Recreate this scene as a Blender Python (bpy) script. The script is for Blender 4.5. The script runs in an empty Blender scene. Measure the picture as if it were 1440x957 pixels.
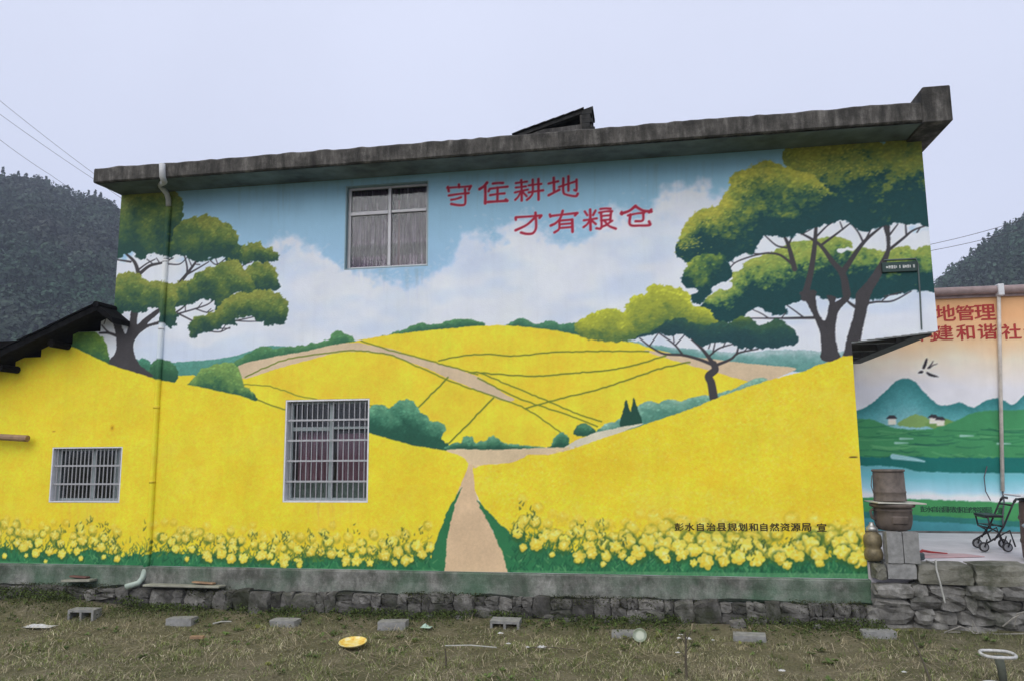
import bpy, bmesh, math, random
import numpy as np
from mathutils import Vector, Matrix, Euler

# ------------------------------------------------------------------ camera, sky, sun, exposure
random.seed(7)
RNG = np.random.default_rng(7)
SC = bpy.context.scene
COL = SC.collection
F_PX, YAW, PITCH, ROLL = 1080.0, math.radians(-9.65), math.radians(8.05), math.radians(-0.49)
EYE = np.array([0.0, -11.0, 2.35])
_fw = np.array([math.sin(YAW) * math.cos(PITCH), math.cos(YAW) * math.cos(PITCH), math.sin(PITCH)])
_rt = np.array([math.cos(YAW), -math.sin(YAW), 0.0])
_up = np.cross(_rt, _fw)
C_R = math.cos(ROLL) * _rt + math.sin(ROLL) * _up
C_U = -math.sin(ROLL) * _rt + math.cos(ROLL) * _up
C_F = _fw
cam_d = bpy.data.cameras.new('camera')
cam = bpy.data.objects.new('camera', cam_d)
COL.objects.link(cam)
cam_d.sensor_width = 36.0
cam_d.lens = F_PX * 36.0 / 1440.0
cam_d.clip_start = 0.05
cam_d.clip_end = 3000
cam.matrix_world = Matrix(((C_R[0], C_U[0], -C_F[0], EYE[0]), (C_R[1], C_U[1], -C_F[1], EYE[1]),
                           (C_R[2], C_U[2], -C_F[2], EYE[2]), (0, 0, 0, 1)))
SC.camera = cam

SUN_EL, SUN_AZ = math.radians(40), math.radians(192)     # azimuth from +Y clockwise: behind the photographer
wd = bpy.data.worlds.new('World')
SC.world = wd
wd.use_nodes = True
nt = wd.node_tree
nt.nodes.clear()
w_out = nt.nodes.new('ShaderNodeOutputWorld')
w_bg = nt.nodes.new('ShaderNodeBackground')
w_sky = nt.nodes.new('ShaderNodeTexSky')
w_sky.sky_type = 'NISHITA'
w_sky.sun_disc = False
w_sky.sun_elevation = SUN_EL
w_sky.sun_rotation = SUN_AZ
w_sky.dust_density = 4.0
w_sky.air_density = 1.0
w_mix = nt.nodes.new('ShaderNodeMix')
w_mix.data_type = 'RGBA'
w_mix.inputs[0].default_value = 0.93
w_mix.inputs[7].default_value = (6.2, 6.5, 7.85, 1)      # an even cloud sheet over the clear sky
w_tc = nt.nodes.new('ShaderNodeTexCoord')
w_no = nt.nodes.new('ShaderNodeTexNoise'); w_no.inputs['Scale'].default_value = 2.2; w_no.inputs['Detail'].default_value = 5
w_rp = nt.nodes.new('ShaderNodeMapRange'); w_rp.inputs[1].default_value = 0.3; w_rp.inputs[2].default_value = 0.7; w_rp.inputs[3].default_value = 0.955; w_rp.inputs[4].default_value = 1.035
w_sc = nt.nodes.new('ShaderNodeVectorMath'); w_sc.operation = 'SCALE'; w_sc.inputs[0].default_value = w_mix.inputs[7].default_value[:3]
nt.links.new(w_tc.outputs['Generated'], w_no.inputs['Vector']); nt.links.new(w_no.outputs['Fac'], w_rp.inputs[0])
nt.links.new(w_rp.outputs[0], w_sc.inputs['Scale']); nt.links.new(w_sc.outputs[0], w_mix.inputs[7])
nt.links.new(w_sky.outputs[0], w_mix.inputs[6])
nt.links.new(w_mix.outputs[2], w_bg.inputs[0])
w_bg.inputs[1].default_value = 0.1
nt.links.new(w_bg.outputs[0], w_out.inputs[0])

sun_d = bpy.data.lights.new('sun', 'SUN')
sun_d.energy = 1.5
sun_d.angle = math.radians(55)
sun_d.color = (1.0, 0.965, 0.90)
sun = bpy.data.objects.new('sun', sun_d)
COL.objects.link(sun)
_sd = Vector((math.sin(SUN_AZ) * math.cos(SUN_EL), math.cos(SUN_AZ) * math.cos(SUN_EL), math.sin(SUN_EL)))
sun.rotation_euler = _sd.to_track_quat('Z', 'Y').to_euler()
sun.location = (0, -30, 30)
SC.view_settings.view_transform = 'Standard'
SC.view_settings.look = 'None'
SC.view_settings.exposure = 0.52
SC.view_settings.gamma = 1.0
SC.view_settings.use_curve_mapping = False

# ------------------------------------------------------------------ pixels of the photograph to points
def ray(px, py):
    px = np.asarray(px, float); py = np.asarray(py, float)
    a = ((px - 720) / F_PX)[..., None]; b = ((py - 478.5) / F_PX)[..., None]
    return a * C_R - b * C_U + C_F
def on_y(px, py, Y=0.0):
    d = ray(px, py); t = (Y - EYE[1]) / d[..., 1]
    return EYE + d * t[..., None]
def on_z(px, py, Z=0.0):
    d = ray(px, py); t = (Z - EYE[2]) / d[..., 2]
    return EYE + d * t[..., None]
def to_px(P):
    v = np.asarray(P, float) - EYE
    w = v @ C_F
    return 720 + F_PX * (v @ C_R) / w, 478.5 - F_PX * (v @ C_U) / w
def XZ(px, py, Y=0.0):
    p = on_y(px, py, Y); return float(p[0]), float(p[2])

# ------------------------------------------------------------------ value noise
_T = RNG.random((256, 256)).astype(np.float32)
def vn(x, y):
    x = np.asarray(x, np.float32); y = np.asarray(y, np.float32)
    xi = np.floor(x); yi = np.floor(y); fx = x - xi; fy = y - yi
    xi = xi.astype(np.int64) & 255; yi = yi.astype(np.int64) & 255
    fx = fx * fx * (3 - 2 * fx); fy = fy * fy * (3 - 2 * fy)
    x1 = (xi + 1) & 255; y1 = (yi + 1) & 255
    return (_T[yi, xi] * (1 - fx) + _T[yi, x1] * fx) * (1 - fy) + (_T[y1, xi] * (1 - fx) + _T[y1, x1] * fx) * fy
def fbm(x, y, o=4, off=0.0):
    s = 0; a = 0.5; n = 0
    for k in range(o):
        s = s + a * vn(x * 2 ** k + 17.3 * k + off, y * 2 ** k + 9.1 * k + off * 1.7); n += a; a *= 0.55
    return s / n
def sstep(t):
    t = np.clip(t, 0, 1); return t * t * (3 - 2 * t)
def lin(c):
    c = np.asarray(c, np.float32) / 255.0
    return np.where(c <= 0.04045, c / 12.92, ((c + 0.055) / 1.055) ** 2.4)

# ------------------------------------------------------------------ object helpers
WL = {}
def link(o, parent=None, at=(0, 0, 0)):
    COL.objects.link(o)
    at = Vector(at)
    if parent is not None:
        o.parent = parent
        o.location = at - WL[parent.name]
    else:
        o.location = at
    WL[o.name] = at
    return o
def tag(o, label=None, cat=None, group=None, kind=None):
    if label: o['label'] = label
    if cat: o['category'] = cat
    if group: o['group'] = group
    if kind: o['kind'] = kind
    return o
def thing(name, at, label, cat, group=None):
    o = bpy.data.objects.new(name, None)
    o.empty_display_size = 0.2
    return tag(link(o, None, at), label, cat, group)
def mesh_obj(name, verts, faces, mat, parent=None, at=(0, 0, 0), smooth=False):
    """verts are world coordinates minus `at`"""
    me = bpy.data.meshes.new(name)
    me.from_pydata([tuple(map(float, v)) for v in verts], [], [tuple(f) for f in faces])
    me.update()
    if mat: me.materials.append(mat)
    if smooth: me.polygons.foreach_set('use_smooth', [True] * len(me.polygons))
    return link(bpy.data.objects.new(name, me), parent, at)
def np_mesh(name, V, Q, mat, parent=None, col=None, at=(0, 0, 0), smooth=False):
    """V (n,3), Q (m,k) index arrays; col (n,3) linear colour per vertex"""
    me = bpy.data.meshes.new(name)
    n, m, k = len(V), len(Q), Q.shape[1]
    me.vertices.add(n); me.vertices.foreach_set('co', np.asarray(V, np.float32).ravel())
    me.loops.add(m * k); me.loops.foreach_set('vertex_index', np.asarray(Q, np.int32).ravel())
    me.polygons.add(m)
    me.polygons.foreach_set('loop_start', np.arange(0, m * k, k, dtype=np.int32))
    me.polygons.foreach_set('use_smooth', np.full(m, smooth, dtype=bool))
    me.update(calc_edges=True)
    if col is not None:
        a = me.color_attributes.new('Col', 'FLOAT_COLOR', 'POINT')
        c = np.ones((n, 4), np.float32); c[:, :3] = col
        a.data.foreach_set('color', c.ravel())
    me.materials.append(mat)
    return link(bpy.data.objects.new(name, me), parent, at)

class MB:
    def __init__(s): s.v = []; s.f = []
    def add(s, V, Fc):
        b = len(s.v); s.v += [tuple(map(float, v)) for v in V]; s.f += [tuple(b + i for i in q) for q in Fc]; return s
    def box(s, x0, x1, y0, y1, z0, z1):
        V = [(x, y, z) for z in (z0, z1) for y in (y0, y1) for x in (x0, x1)]
        return s.add(V, [(0, 2, 3, 1), (4, 5, 7, 6), (0, 1, 5, 4), (2, 6, 7, 3), (0, 4, 6, 2), (1, 3, 7, 5)])
    def obox(s, M, sx, sy, sz):
        V = [M @ Vector((x * sx, y * sy, z * sz)) for z in (-.5, .5) for y in (-.5, .5) for x in (-.5, .5)]
        return s.add(V, [(0, 2, 3, 1), (4, 5, 7, 6), (0, 1, 5, 4), (2, 6, 7, 3), (0, 4, 6, 2), (1, 3, 7, 5)])
    def prism(s, poly, a0, a1, axis=1):
        """poly: (u,w) outline; extruded along axis a0..a1 (axis 1: u=x,w=z; axis 0: u=y,w=z; axis 2: u=x,w=y)"""
        def P(u, w, a): return (u, a, w) if axis == 1 else ((a, u, w) if axis == 0 else (u, w, a))
        n = len(poly)
        V = [P(u, w, a0) for u, w in poly] + [P(u, w, a1) for u, w in poly]
        return s.add(V, [tuple(range(n)), tuple(range(2 * n - 1, n - 1, -1))] + [(i, n + i, n + (i + 1) % n, (i + 1) % n) for i in range(n)])
    def tube(s, pts, r, n=8, cap=True):
        pts = [Vector(p) for p in pts]
        rr = r if isinstance(r, (list, tuple)) else [r] * len(pts)
        ref = Vector((0.13, 0.27, 0.95)); b = len(s.v); prev = None
        for i, p in enumerate(pts):
            d = (pts[min(i + 1, len(pts) - 1)] - pts[max(i - 1, 0)]).normalized()
            if prev is None:
                u = d.cross(ref if abs(d.dot(ref)) < 0.95 else Vector((1, 0, 0))).normalized()
            else:
                u = (prev - d * prev.dot(d)).normalized()
            prev = u; w = d.cross(u)
            for k in range(n):
                a = 2 * math.pi * k / n
                q = p + (u * math.cos(a) + w * math.sin(a)) * rr[i]
                s.v.append(tuple(q))
        for i in range(len(pts) - 1):
            for k in range(n):
                a = b + i * n + k; c = b + i * n + (k + 1) % n
                s.f.append((a, c, c + n, a + n))
        if cap:
            s.f.append(tuple(b + k for k in range(n - 1, -1, -1)))
            e = b + (len(pts) - 1) * n
            s.f.append(tuple(e + k for k in range(n)))
        return s
    def lathe(s, c, prof, n=24, axis='z'):
        c = Vector(c); b = len(s.v)
        for r, h in prof:
            for k in range(n):
                a = 2 * math.pi * k / n
                o = Vector((r * math.cos(a), r * math.sin(a), h)) if axis == 'z' else Vector((r * math.cos(a), h, r * math.sin(a)))
                s.v.append(tuple(c + o))
        for i in range(len(prof) - 1):
            for k in range(n):
                a = b + i * n + k; d = b + i * n + (k + 1) % n
                s.f.append((a, d, d + n, a + n))
        s.f.append(tuple(b + k for k in range(n - 1, -1, -1)))
        e = b + (len(prof) - 1) * n
        s.f.append(tuple(e + k for k in range(n)))
        return s
    def build(s, name, mat, parent=None, at=(0, 0, 0), smooth=False, bevel=0.0, seg=1):
        """vertices are given in world space; the object's origin is put at `at`"""
        A = Vector(at)
        o = mesh_obj(name, [Vector(v) - A for v in s.v], s.f, mat, parent, at, smooth)
        bm = bmesh.new(); bm.from_mesh(o.data); bmesh.ops.recalc_face_normals(bm, faces=bm.faces)
        if bevel:
            es = [e for e in bm.edges if len(e.link_faces) == 2 and e.calc_face_angle(0) > 0.6]
            bmesh.ops.bevel(bm, geom=es, offset=bevel, segments=seg, affect='EDGES', profile=0.6)
        bm.to_mesh(o.data); bm.free()
        return o

# ------------------------------------------------------------------ materials
def newmat(name):
    m = bpy.data.materials.new(name); m.use_nodes = True
    b = m.node_tree.nodes['Principled BSDF']
    return m, m.node_tree, b
def N(t, kind, **kw):
    n = t.nodes.new(kind)
    for k, v in kw.items(): setattr(n, k, v)
    return n
def coord(t, kind='world', scale=(1, 1, 1)):
    if kind == 'world':
        g = N(t, 'ShaderNodeNewGeometry'); out = g.outputs['Position']
    else:
        g = N(t, 'ShaderNodeTexCoord'); out = g.outputs['Object']
    mp = N(t, 'ShaderNodeMapping'); mp.inputs['Scale'].default_value = scale
    t.links.new(out, mp.inputs['Vector'])
    return mp.outputs[0]
def noise(t, vec, scale, detail=5, rough=0.6):
    n = N(t, 'ShaderNodeTexNoise'); n.inputs['Scale'].default_value = scale
    n.inputs['Detail'].default_value = detail; n.inputs['Roughness'].default_value = rough
    t.links.new(vec, n.inputs['Vector']); return n.outputs['Fac']
def ramp(t, fac, stops):
    r = N(t, 'ShaderNodeValToRGB'); e = r.color_ramp.elements
    while len(e) < len(stops): e.new(0.5)
    for el, (p, c) in zip(e, stops):
        el.position = p; el.color = (*c, 1) if len(c) == 3 else c
    t.links.new(fac, r.inputs[0]); return r.outputs[0]
def mixc(t, fac, a, b, mode='MIX'):
    m = N(t, 'ShaderNodeMix', data_type='RGBA', blend_type=mode)
    for s, v in ((0, fac), (6, a), (7, b)):
        if isinstance(v, (int, float)): m.inputs[s].default_value = v
        elif isinstance(v, tuple): m.inputs[s].default_value = (*v, 1)
        else: t.links.new(v, m.inputs[s])
    return m.outputs[2]
def bump(t, b, h, strength=0.3, dist=0.01):
    n = N(t, 'ShaderNodeBump'); n.inputs['Strength'].default_value = strength; n.inputs['Distance'].default_value = dist
    t.links.new(h, n.inputs['Height']); t.links.new(n.outputs[0], b.inputs['Normal'])
def g3(v): return (v, v, v)
def simple(name, c, rough=0.6, metal=0.0, var=0.25, vscale=8.0, bstr=0.15, bscale=40.0, bdist=0.004, spec=0.4, space='world'):
    m, t, b = newmat(name)
    v = coord(t, space)
    f = noise(t, v, vscale)
    lo = tuple(x * (1 - var) for x in c); hi = tuple(min(0.95, x * (1 + var)) for x in c)
    t.links.new(ramp(t, f, [(0.3, lo), (0.7, hi)]), b.inputs['Base Color'])
    b.inputs['Roughness'].default_value = rough; b.inputs['Metallic'].default_value = metal
    b.inputs['Specular IOR Level'].default_value = spec
    if bstr: bump(t, b, noise(t, v, bscale), bstr, bdist)
    return m
def paint_mat(name):
    m, t, b = newmat(name)
    a = N(t, 'ShaderNodeAttribute', attribute_name='Col')
    v = coord(t)
    f = noise(t, v, 1.3, 6, 0.65)
    g = noise(t, coord(t, 'world', (9, 9, 0.7)), 1.0, 4, 0.6)       # faint run-down streaks
    c = mixc(t, 1.0, a.outputs['Color'], ramp(t, f, [(0.3, g3(0.90)), (0.62, g3(1.0))]), 'MULTIPLY')
    c = mixc(t, 1.0, c, ramp(t, g, [(0.30, g3(0.965)), (0.5, g3(1.0))]), 'MULTIPLY')
    t.links.new(c, b.inputs['Base Color'])
    b.inputs['Roughness'].default_value = 0.62
    b.inputs['Specular IOR Level'].default_value = 0.25
    h = N(t, 'ShaderNodeMath', operation='ADD')
    t.links.new(noise(t, v, 55, 4, 0.6), h.inputs[0]); t.links.new(noise(t, v, 6, 3, 0.5), h.inputs[1])
    bump(t, b, h.outputs[0], 0.35, 0.008)
    return m
def attr_mat(name, rough=0.8, spec=0.2, trans=0.0):
    m, t, b = newmat(name)
    a = N(t, 'ShaderNodeAttribute', attribute_name='Col')
    t.links.new(a.outputs['Color'], b.inputs['Base Color'])
    b.inputs['Roughness'].default_value = rough; b.inputs['Specular IOR Level'].default_value = spec
    return m
def weathered_concrete(name, base, dark, light, streak=(2.2, 2.2, 0.35), green=0.0, bstr=0.6):
    m, t, b = newmat(name)
    v = coord(t)
    s = noise(t, coord(t, 'world', streak), 2.4, 7, 0.7)
    f = noise(t, v, 3.0, 8, 0.7)
    c = ramp(t, s, [(0.32, dark), (0.52, base), (0.74, light)])
    c = mixc(t, ramp(t, f, [(0.42, g3(0.0)), (0.62, g3(0.75))]), c, dark)
    if green:
        gn = noise(t, coord(t, 'world', (1, 1, 1)), 1.1, 5, 0.6)
        c = mixc(t, ramp(t, gn, [(0.42, g3(0.0)), (0.66, g3(green))]), c, (0.06, 0.16, 0.085))
    fine = noise(t, v, 60, 4, 0.7)
    c = mixc(t, 1.0, c, ramp(t, fine, [(0.25, g3(0.72)), (0.7, g3(1.12))]), 'MULTIPLY')
    t.links.new(c, b.inputs['Base Color']); b.inputs['Roughness'].default_value = 0.9
    b.inputs['Specular IOR Level'].default_value = 0.2
    bump(t, b, noise(t, v, 22, 8, 0.75), bstr, 0.02)
    return m
def stone_mat(name, cols, rnd=0.35):
    m, t, b = newmat(name)
    v = coord(t)
    f = noise(t, v, 7.0, 7, 0.7)
    c = ramp(t, f, [(0.3, cols[0]), (0.52, cols[1]), (0.75, cols[2])])
    oi = N(t, 'ShaderNodeObjectInfo')
    c = mixc(t, 1.0, c, ramp(t, oi.outputs['Random'], [(0.0, g3(1 - rnd)), (1.0, g3(1 + rnd))]), 'MULTIPLY')
    ms = noise(t, v, 2.0, 5, 0.6)
    c = mixc(t, ramp(t, ms, [(0.52, g3(0)), (0.66, g3(0.7))]), c, (0.030, 0.038, 0.015))
    t.links.new(c, b.inputs['Base Color']); b.inputs['Roughness'].default_value = 0.92
    b.inputs['Specular IOR Level'].default_value = 0.2
    bump(t, b, noise(t, v, 30, 8, 0.75), 1.0, 0.022)
    return m
def glass_mat():
    m, t, b = newmat('window_glass')
    t.nodes.remove(b)
    out = [n for n in t.nodes if n.type == 'OUTPUT_MATERIAL'][0]
    tr = N(t, 'ShaderNodeBsdfTransparent'); tr.inputs[0].default_value = (0.88, 0.92, 0.92, 1)
    gl = N(t, 'ShaderNodeBsdfGlossy'); gl.inputs['Roughness'].default_value = 0.06
    fr = N(t, 'ShaderNodeFresnel'); fr.inputs[0].default_value = 1.5
    mx = N(t, 'ShaderNodeMixShader')
    t.links.new(fr.outputs[0], mx.inputs[0]); t.links.new(tr.outputs[0], mx.inputs[1]); t.links.new(gl.outputs[0], mx.inputs[2])
    t.links.new(mx.outputs[0], out.inputs[0])
    return m

M_PAINT = paint_mat('mural_paint')
M_FASCIA = weathered_concrete('sooty_concrete', (0.115, 0.108, 0.097), (0.032, 0.031, 0.028), (0.30, 0.285, 0.26), (2.6, 2.6, 0.5))
M_PLINTH = weathered_concrete('plinth_concrete', (0.25, 0.25, 0.225), (0.075, 0.08, 0.066), (0.40, 0.40, 0.365), (1.6, 1.6, 0.9), green=0.55)
M_WALL = simple('wall_render', (0.62, 0.63, 0.64), 0.8, var=0.08)
M_SLAB = simple('raw_concrete', (0.16, 0.155, 0.145), 0.9, var=0.4, vscale=4, bstr=0.4, bscale=25)
M_DARKSLAB = simple('shaded_concrete', (0.09, 0.085, 0.075), 0.9, var=0.4, vscale=4, bstr=0.4, bscale=25)  # darker twin of the raw concrete; underside shade put into the colour
M_STONE = stone_mat('rubble_stone', ((0.055, 0.054, 0.048), (0.135, 0.13, 0.118), (0.28, 0.272, 0.25)), 0.5)
M_STONE2 = stone_mat('retaining_stone', ((0.085, 0.083, 0.074), (0.19, 0.184, 0.168), (0.34, 0.33, 0.305)), 0.34)
M_MORTAR = stone_mat('mortar', ((0.04, 0.04, 0.037), (0.085, 0.083, 0.075), (0.15, 0.147, 0.138)), 0.05)
M_BLOCK = simple('block_concrete', (0.25, 0.25, 0.24), 0.92, var=0.25, vscale=14, bstr=0.5, bscale=90)
M_ALU = simple('aluminium', (0.46, 0.455, 0.47), 0.42, 0.35, var=0.1, bstr=0)
M_ALUGREEN = simple('greenish_aluminium', (0.34, 0.39, 0.39), 0.45, 0.3, var=0.1, bstr=0)
M_BAR = simple('steel_bar', (0.42, 0.42, 0.43), 0.45, 0.35, var=0.2, vscale=30, bstr=0)
M_JAMB = simple('white_jamb', (0.72, 0.72, 0.74), 0.6, var=0.12, bstr=0.1)
M_GLASS = glass_mat()
M_PIPE = simple('white_plastic', (0.68, 0.69, 0.70), 0.4, var=0.1, bstr=0)
M_TILE = simple('black_roof_tile', (0.009, 0.009, 0.0095), 0.95, spec=0.06, var=0.5, vscale=10, bstr=0.5, bscale=30)  # near black: shade under the open gable put into the colour
M_WOODDARK = simple('shade_black_timber', (0.007, 0.0065, 0.006), 0.95, spec=0.05, var=0.5, vscale=6)  # attic shade put into the timber colour, hence almost black
M_BAMBOO = simple('weathered_bamboo', (0.30, 0.19, 0.11), 0.6, var=0.3, vscale=10)
M_GRASS = attr_mat('grass_blades', 0.75, 0.2)
M_LEAF = attr_mat('leaf_mass', 0.8, 0.2)
M_WIRE = simple('wire', (0.10, 0.10, 0.115), 0.6, var=0, bstr=0)
M_BLACKP = simple('black_plastic', (0.016, 0.016, 0.018), 0.4, var=0.2, bstr=0)
M_RUBBER = simple('rubber', (0.035, 0.035, 0.037), 0.8, var=0.2, bstr=0)
M_GREYM = simple('grey_metal', (0.35, 0.36, 0.37), 0.4, 0.6, var=0.2, bstr=0)

# ------------------------------------------------------------------ mural painter: colours are laid on a fine wall grid
PAINT_GAIN = 1.22
class Painter:
    """A wall plane y=Y seen as a raster; shapes are given in photo pixels and mapped on to the wall."""
    def __init__(s, Y, x0, x1, z0, z1, step):
        s.Y, s.x0, s.z1, s.st = Y, x0, z1, step / 2
        s.W = int(round((x1 - x0) / step)) * 2; s.H = int(round((z1 - z0) / step)) * 2
        s.img = np.zeros((s.H, s.W, 3), np.float32)
        s.lab = np.zeros((s.H, s.W), np.int16)
        X = x0 + (np.arange(s.W) + .5) * s.st; Z = z1 - (np.arange(s.H) + .5) * s.st
        s.X, s.Z = np.meshgrid(X.astype(np.float32), Z.astype(np.float32))
        s.U, s.V = to_px(np.stack([s.X, np.full_like(s.X, Y), s.Z], -1))
        s.U = s.U.astype(np.float32); s.V = s.V.astype(np.float32)
        s.k = 1.0 / (s.st * F_PX / (Y - EYE[1]))        # raster cells per photo pixel, about
        s.n1 = fbm(s.X * 14, s.Z * 14, 3); s.n2 = fbm(s.X * 14 + 80, s.Z * 14 + 40, 3)
        s.n3 = fbm(s.X * 3.2 + 31, s.Z * 3.2 + 5, 4); s.nf = fbm(s.X * 45 + 11, s.Z * 45 + 3, 2); s.n4 = fbm(s.X * 5 + 51 + s.Z * 2.5, s.Z * 9 + 15, 3)
    def rc(s, pts):
        p = np.asarray(pts, float); w = on_y(p[:, 0], p[:, 1], s.Y)
        return np.stack([(w[:, 0] - s.x0) / s.st - .5, (s.z1 - w[:, 2]) / s.st - .5], 1)      # col,row
    @staticmethod
    def smooth(p, n=5):
        p = np.asarray(p, float); m = len(p); out = []
        for i in range(m):
            a, b, c, d = p[i - 1], p[i], p[(i + 1) % m], p[(i + 2) % m]
            for k in range(n):
                t = k / n
                out.append(0.5 * (2 * b + (c - a) * t + (2 * a - 5 * b + 4 * c - d) * t * t + (3 * b - a - 3 * c + d) * t ** 3))
        return np.array(out)
    def mask(s, pts, jag=0.0, sm=True):
        q = s.rc(s.smooth(pts) if sm else pts)
        pad = int(6 + jag * s.k * 2)
        c0 = max(0, int(q[:, 0].min()) - pad); c1 = min(s.W, int(q[:, 0].max()) + pad + 1)
        r0 = max(0, int(q[:, 1].min()) - pad); r1 = min(s.H, int(q[:, 1].max()) + pad + 1)
        if c1 <= c0 or r1 <= r0: return None
        m = np.zeros((r1 - r0, c1 - c0), bool); cc = np.arange(c0, c1)
        for i in range(len(q)):
            (xa, ya), (xb, yb) = q[i], q[(i + 1) % len(q)]
            if ya == yb: continue
            if ya > yb: xa, ya, xb, yb = xb, yb, xa, ya
            ra = max(r0, int(math.ceil(ya))); rb = min(r1, int(math.ceil(yb)))
            if rb <= ra: continue
            rr = np.arange(ra, rb); xc = xa + (rr - ya) * (xb - xa) / (yb - ya)
            m[ra - r0:rb - r0] ^= cc[None, :] >= xc[:, None]
        if jag:
            sl = (slice(r0, r1), slice(c0, c1)); h, w = m.shape
            J = jag * s.k * 2.6
            ri = np.clip((np.arange(h)[:, None] + (s.n1[sl] - .5) * J).astype(int), 0, h - 1)
            ci = np.clip((np.arange(w)[None, :] + (s.n2[sl] - .5) * J).astype(int), 0, w - 1)
            m = m[ri, ci]
        return m, slice(r0, r1), slice(c0, c1)
    def put(s, mk, col, lab=None, a=1.0):
        if mk is None: return
        m, rs, cs = mk
        A = (m * a)[..., None].astype(np.float32)
        s.img[rs, cs] = s.img[rs, cs] * (1 - A) + np.asarray(col, np.float32) * A
        if lab is not None: s.lab[rs, cs][m > 0.5] = lab
    def fill(s, pts, col, jag=0.0, lab=None, sm=True, mot=0.06, a=1.0):
        mk = s.mask(pts, jag, sm)
        if mk is None: return None
        m, rs, cs = mk
        f = 1 + mot * 2 * (s.n3[rs, cs] - .5) + mot * (s.nf[rs, cs] - .5)
        s.put(mk, np.asarray(col, np.float32) * f[..., None], lab, a)
        return mk
    def grad(s, pts, stops, jag=0.0, lab=None, sm=True, wob=0.25, fine=0.25):
        """colour runs from the top of the shape to its bottom, column by column"""
        mk = s.mask(pts, jag, sm)
        if mk is None: return None
        m, rs, cs = mk
        h = m.shape[0]; any_ = m.any(0)
        top = np.where(any_, m.argmax(0), 0); bot = np.where(any_, h - 1 - m[::-1].argmax(0), h - 1)
        k = np.ones(31) / 31
        top = np.convolve(np.pad(top, 15, 'edge'), k, 'valid'); bot = np.convolve(np.pad(bot, 15, 'edge'), k, 'valid')
        t = (np.arange(h)[:, None] - top) / np.maximum(bot - top, 6)
        t = t + wob * 2 * (s.n3[rs, cs] - .5) + fine * 2 * (s.n1[rs, cs] - .5) + wob * 1.1 * (s.n4[rs, cs] - .5)
        ps = [p for p, _ in stops]; cs_ = np.array([c for _, c in stops], np.float32)
        col = np.stack([np.interp(t, ps, cs_[:, i]) for i in range(3)], -1)
        col = col * (1 + 0.16 * (s.nf[rs, cs] - .5))[..., None]
        s.put(mk, col, lab)
        return mk, t
    def stamp(s, c, r, rx, ry, ang, col, a=0.7, lab=None, soft=0.3):
        R = max(rx, ry) + 1.5
        c0 = max(0, int(c - R)); c1 = min(s.W, int(c + R) + 2); r0 = max(0, int(r - R)); r1 = min(s.H, int(r + R) + 2)
        if c1 <= c0 or r1 <= r0: return
        dx = np.arange(c0, c1)[None, :] - c; dy = np.arange(r0, r1)[:, None] - r
        ca, sa = math.cos(ang), math.sin(ang)
        d = np.sqrt(((dx * ca + dy * sa) / rx) ** 2 + ((-dx * sa + dy * ca) / ry) ** 2)
        A = (np.clip((1 + soft / 2 - d) / soft, 0, 1) * a)[..., None].astype(np.float32)
        g = s.img[r0:r1, c0:c1]
        g += (np.asarray(col, np.float32) - g) * A
        if lab is not None: s.lab[r0:r1, c0:c1][A[..., 0] > 0.45] = lab
    def crown(s, pts, hi, mid, lo, jag=3.0, lab=None, dabs=1.0, wob=0.25, size=1.0, split=(0.0, 0.4, 0.72)):
        r = s.grad(pts, [(split[0], hi), (split[1], mid), (split[2], lo), (1.2, lo)], jag, lab, True, wob, 0.2)
        if r is None: return
        (m, rs, cs), t = r
        ys, xs = np.nonzero(m)
        n = int(len(ys) / (s.k * s.k) / 9.0 * dabs)
        if n < 1: return
        pick = RNG.integers(0, len(ys), n)
        pick = pick[np.argsort(-t[ys[pick], xs[pick]])]
        hi, mid, lo = (np.asarray(q, np.float32) for q in (hi, mid, lo))
        for i in pick:
            y, x = ys[i], xs[i]
            tt = float(t[y, x]) + RNG.normal(0, 0.10)
            if tt < split[1]: col = hi + (mid - hi) * max(0, (tt - split[0]) / (split[1] - split[0]))
            else: col = mid + (lo - mid) * min(1, (tt - split[1]) / (split[2] - split[1]))
            if tt < 0.3 and RNG.random() < 0.4: col = col * 1.18
            rad = s.k * RNG.uniform(0.9, 1.9) * size
            s.stamp(cs.start + x, rs.start + y, rad * 1.5, rad * 0.8, RNG.uniform(-.9, .5), col * RNG.uniform(0.93, 1.07), 0.55)
    def stroke(s, pts, w0, w1, col, lab=None, a=1.0, wig=0.0, taper=None, sm=True):
        """polyline with a width in photo pixels running from w0 to w1"""
        p = np.asarray(pts, float)
        if sm and len(p) > 2:
            q = np.vstack([p[0] * 2 - p[1], p, p[-1] * 2 - p[-2]]); out = []
            for i in range(1, len(q) - 2):
                A, B, C, D = q[i - 1:i + 3]
                for k in range(6):
                    t = k / 6
                    out.append(0.5 * (2 * B + (C - A) * t + (2 * A - 5 * B + 4 * C - D) * t * t + (3 * B - A - 3 * C + D) * t ** 3))
            p = np.array(out + [q[-2]])
        if wig:
            L = np.cumsum(np.r_[0, np.hypot(*np.diff(p, axis=0).T)])
            nn = max(2, int(L[-1] / 5)); tt = np.linspace(0, L[-1], nn)
            p = np.stack([np.interp(tt, L, p[:, 0]), np.interp(tt, L, p[:, 1])], 1)
            p[1:-1] += RNG.normal(0, wig, (nn - 2, 2))
        q = s.rc(p); n = len(q)
        ww = np.linspace(w0, w1, n) * s.k * 0.5
        if taper is not None: ww = np.interp(np.linspace(0, 1, n), np.linspace(0, 1, len(taper)), taper) * s.k * 0.5
        R = ww.max() + 2
        c0 = max(0, int(q[:, 0].min() - R)); c1 = min(s.W, int(q[:, 0].max() + R) + 2)
        r0 = max(0, int(q[:, 1].min() - R)); r1 = min(s.H, int(q[:, 1].max() + R) + 2)
        if c1 <= c0 or r1 <= r0: return
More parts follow.
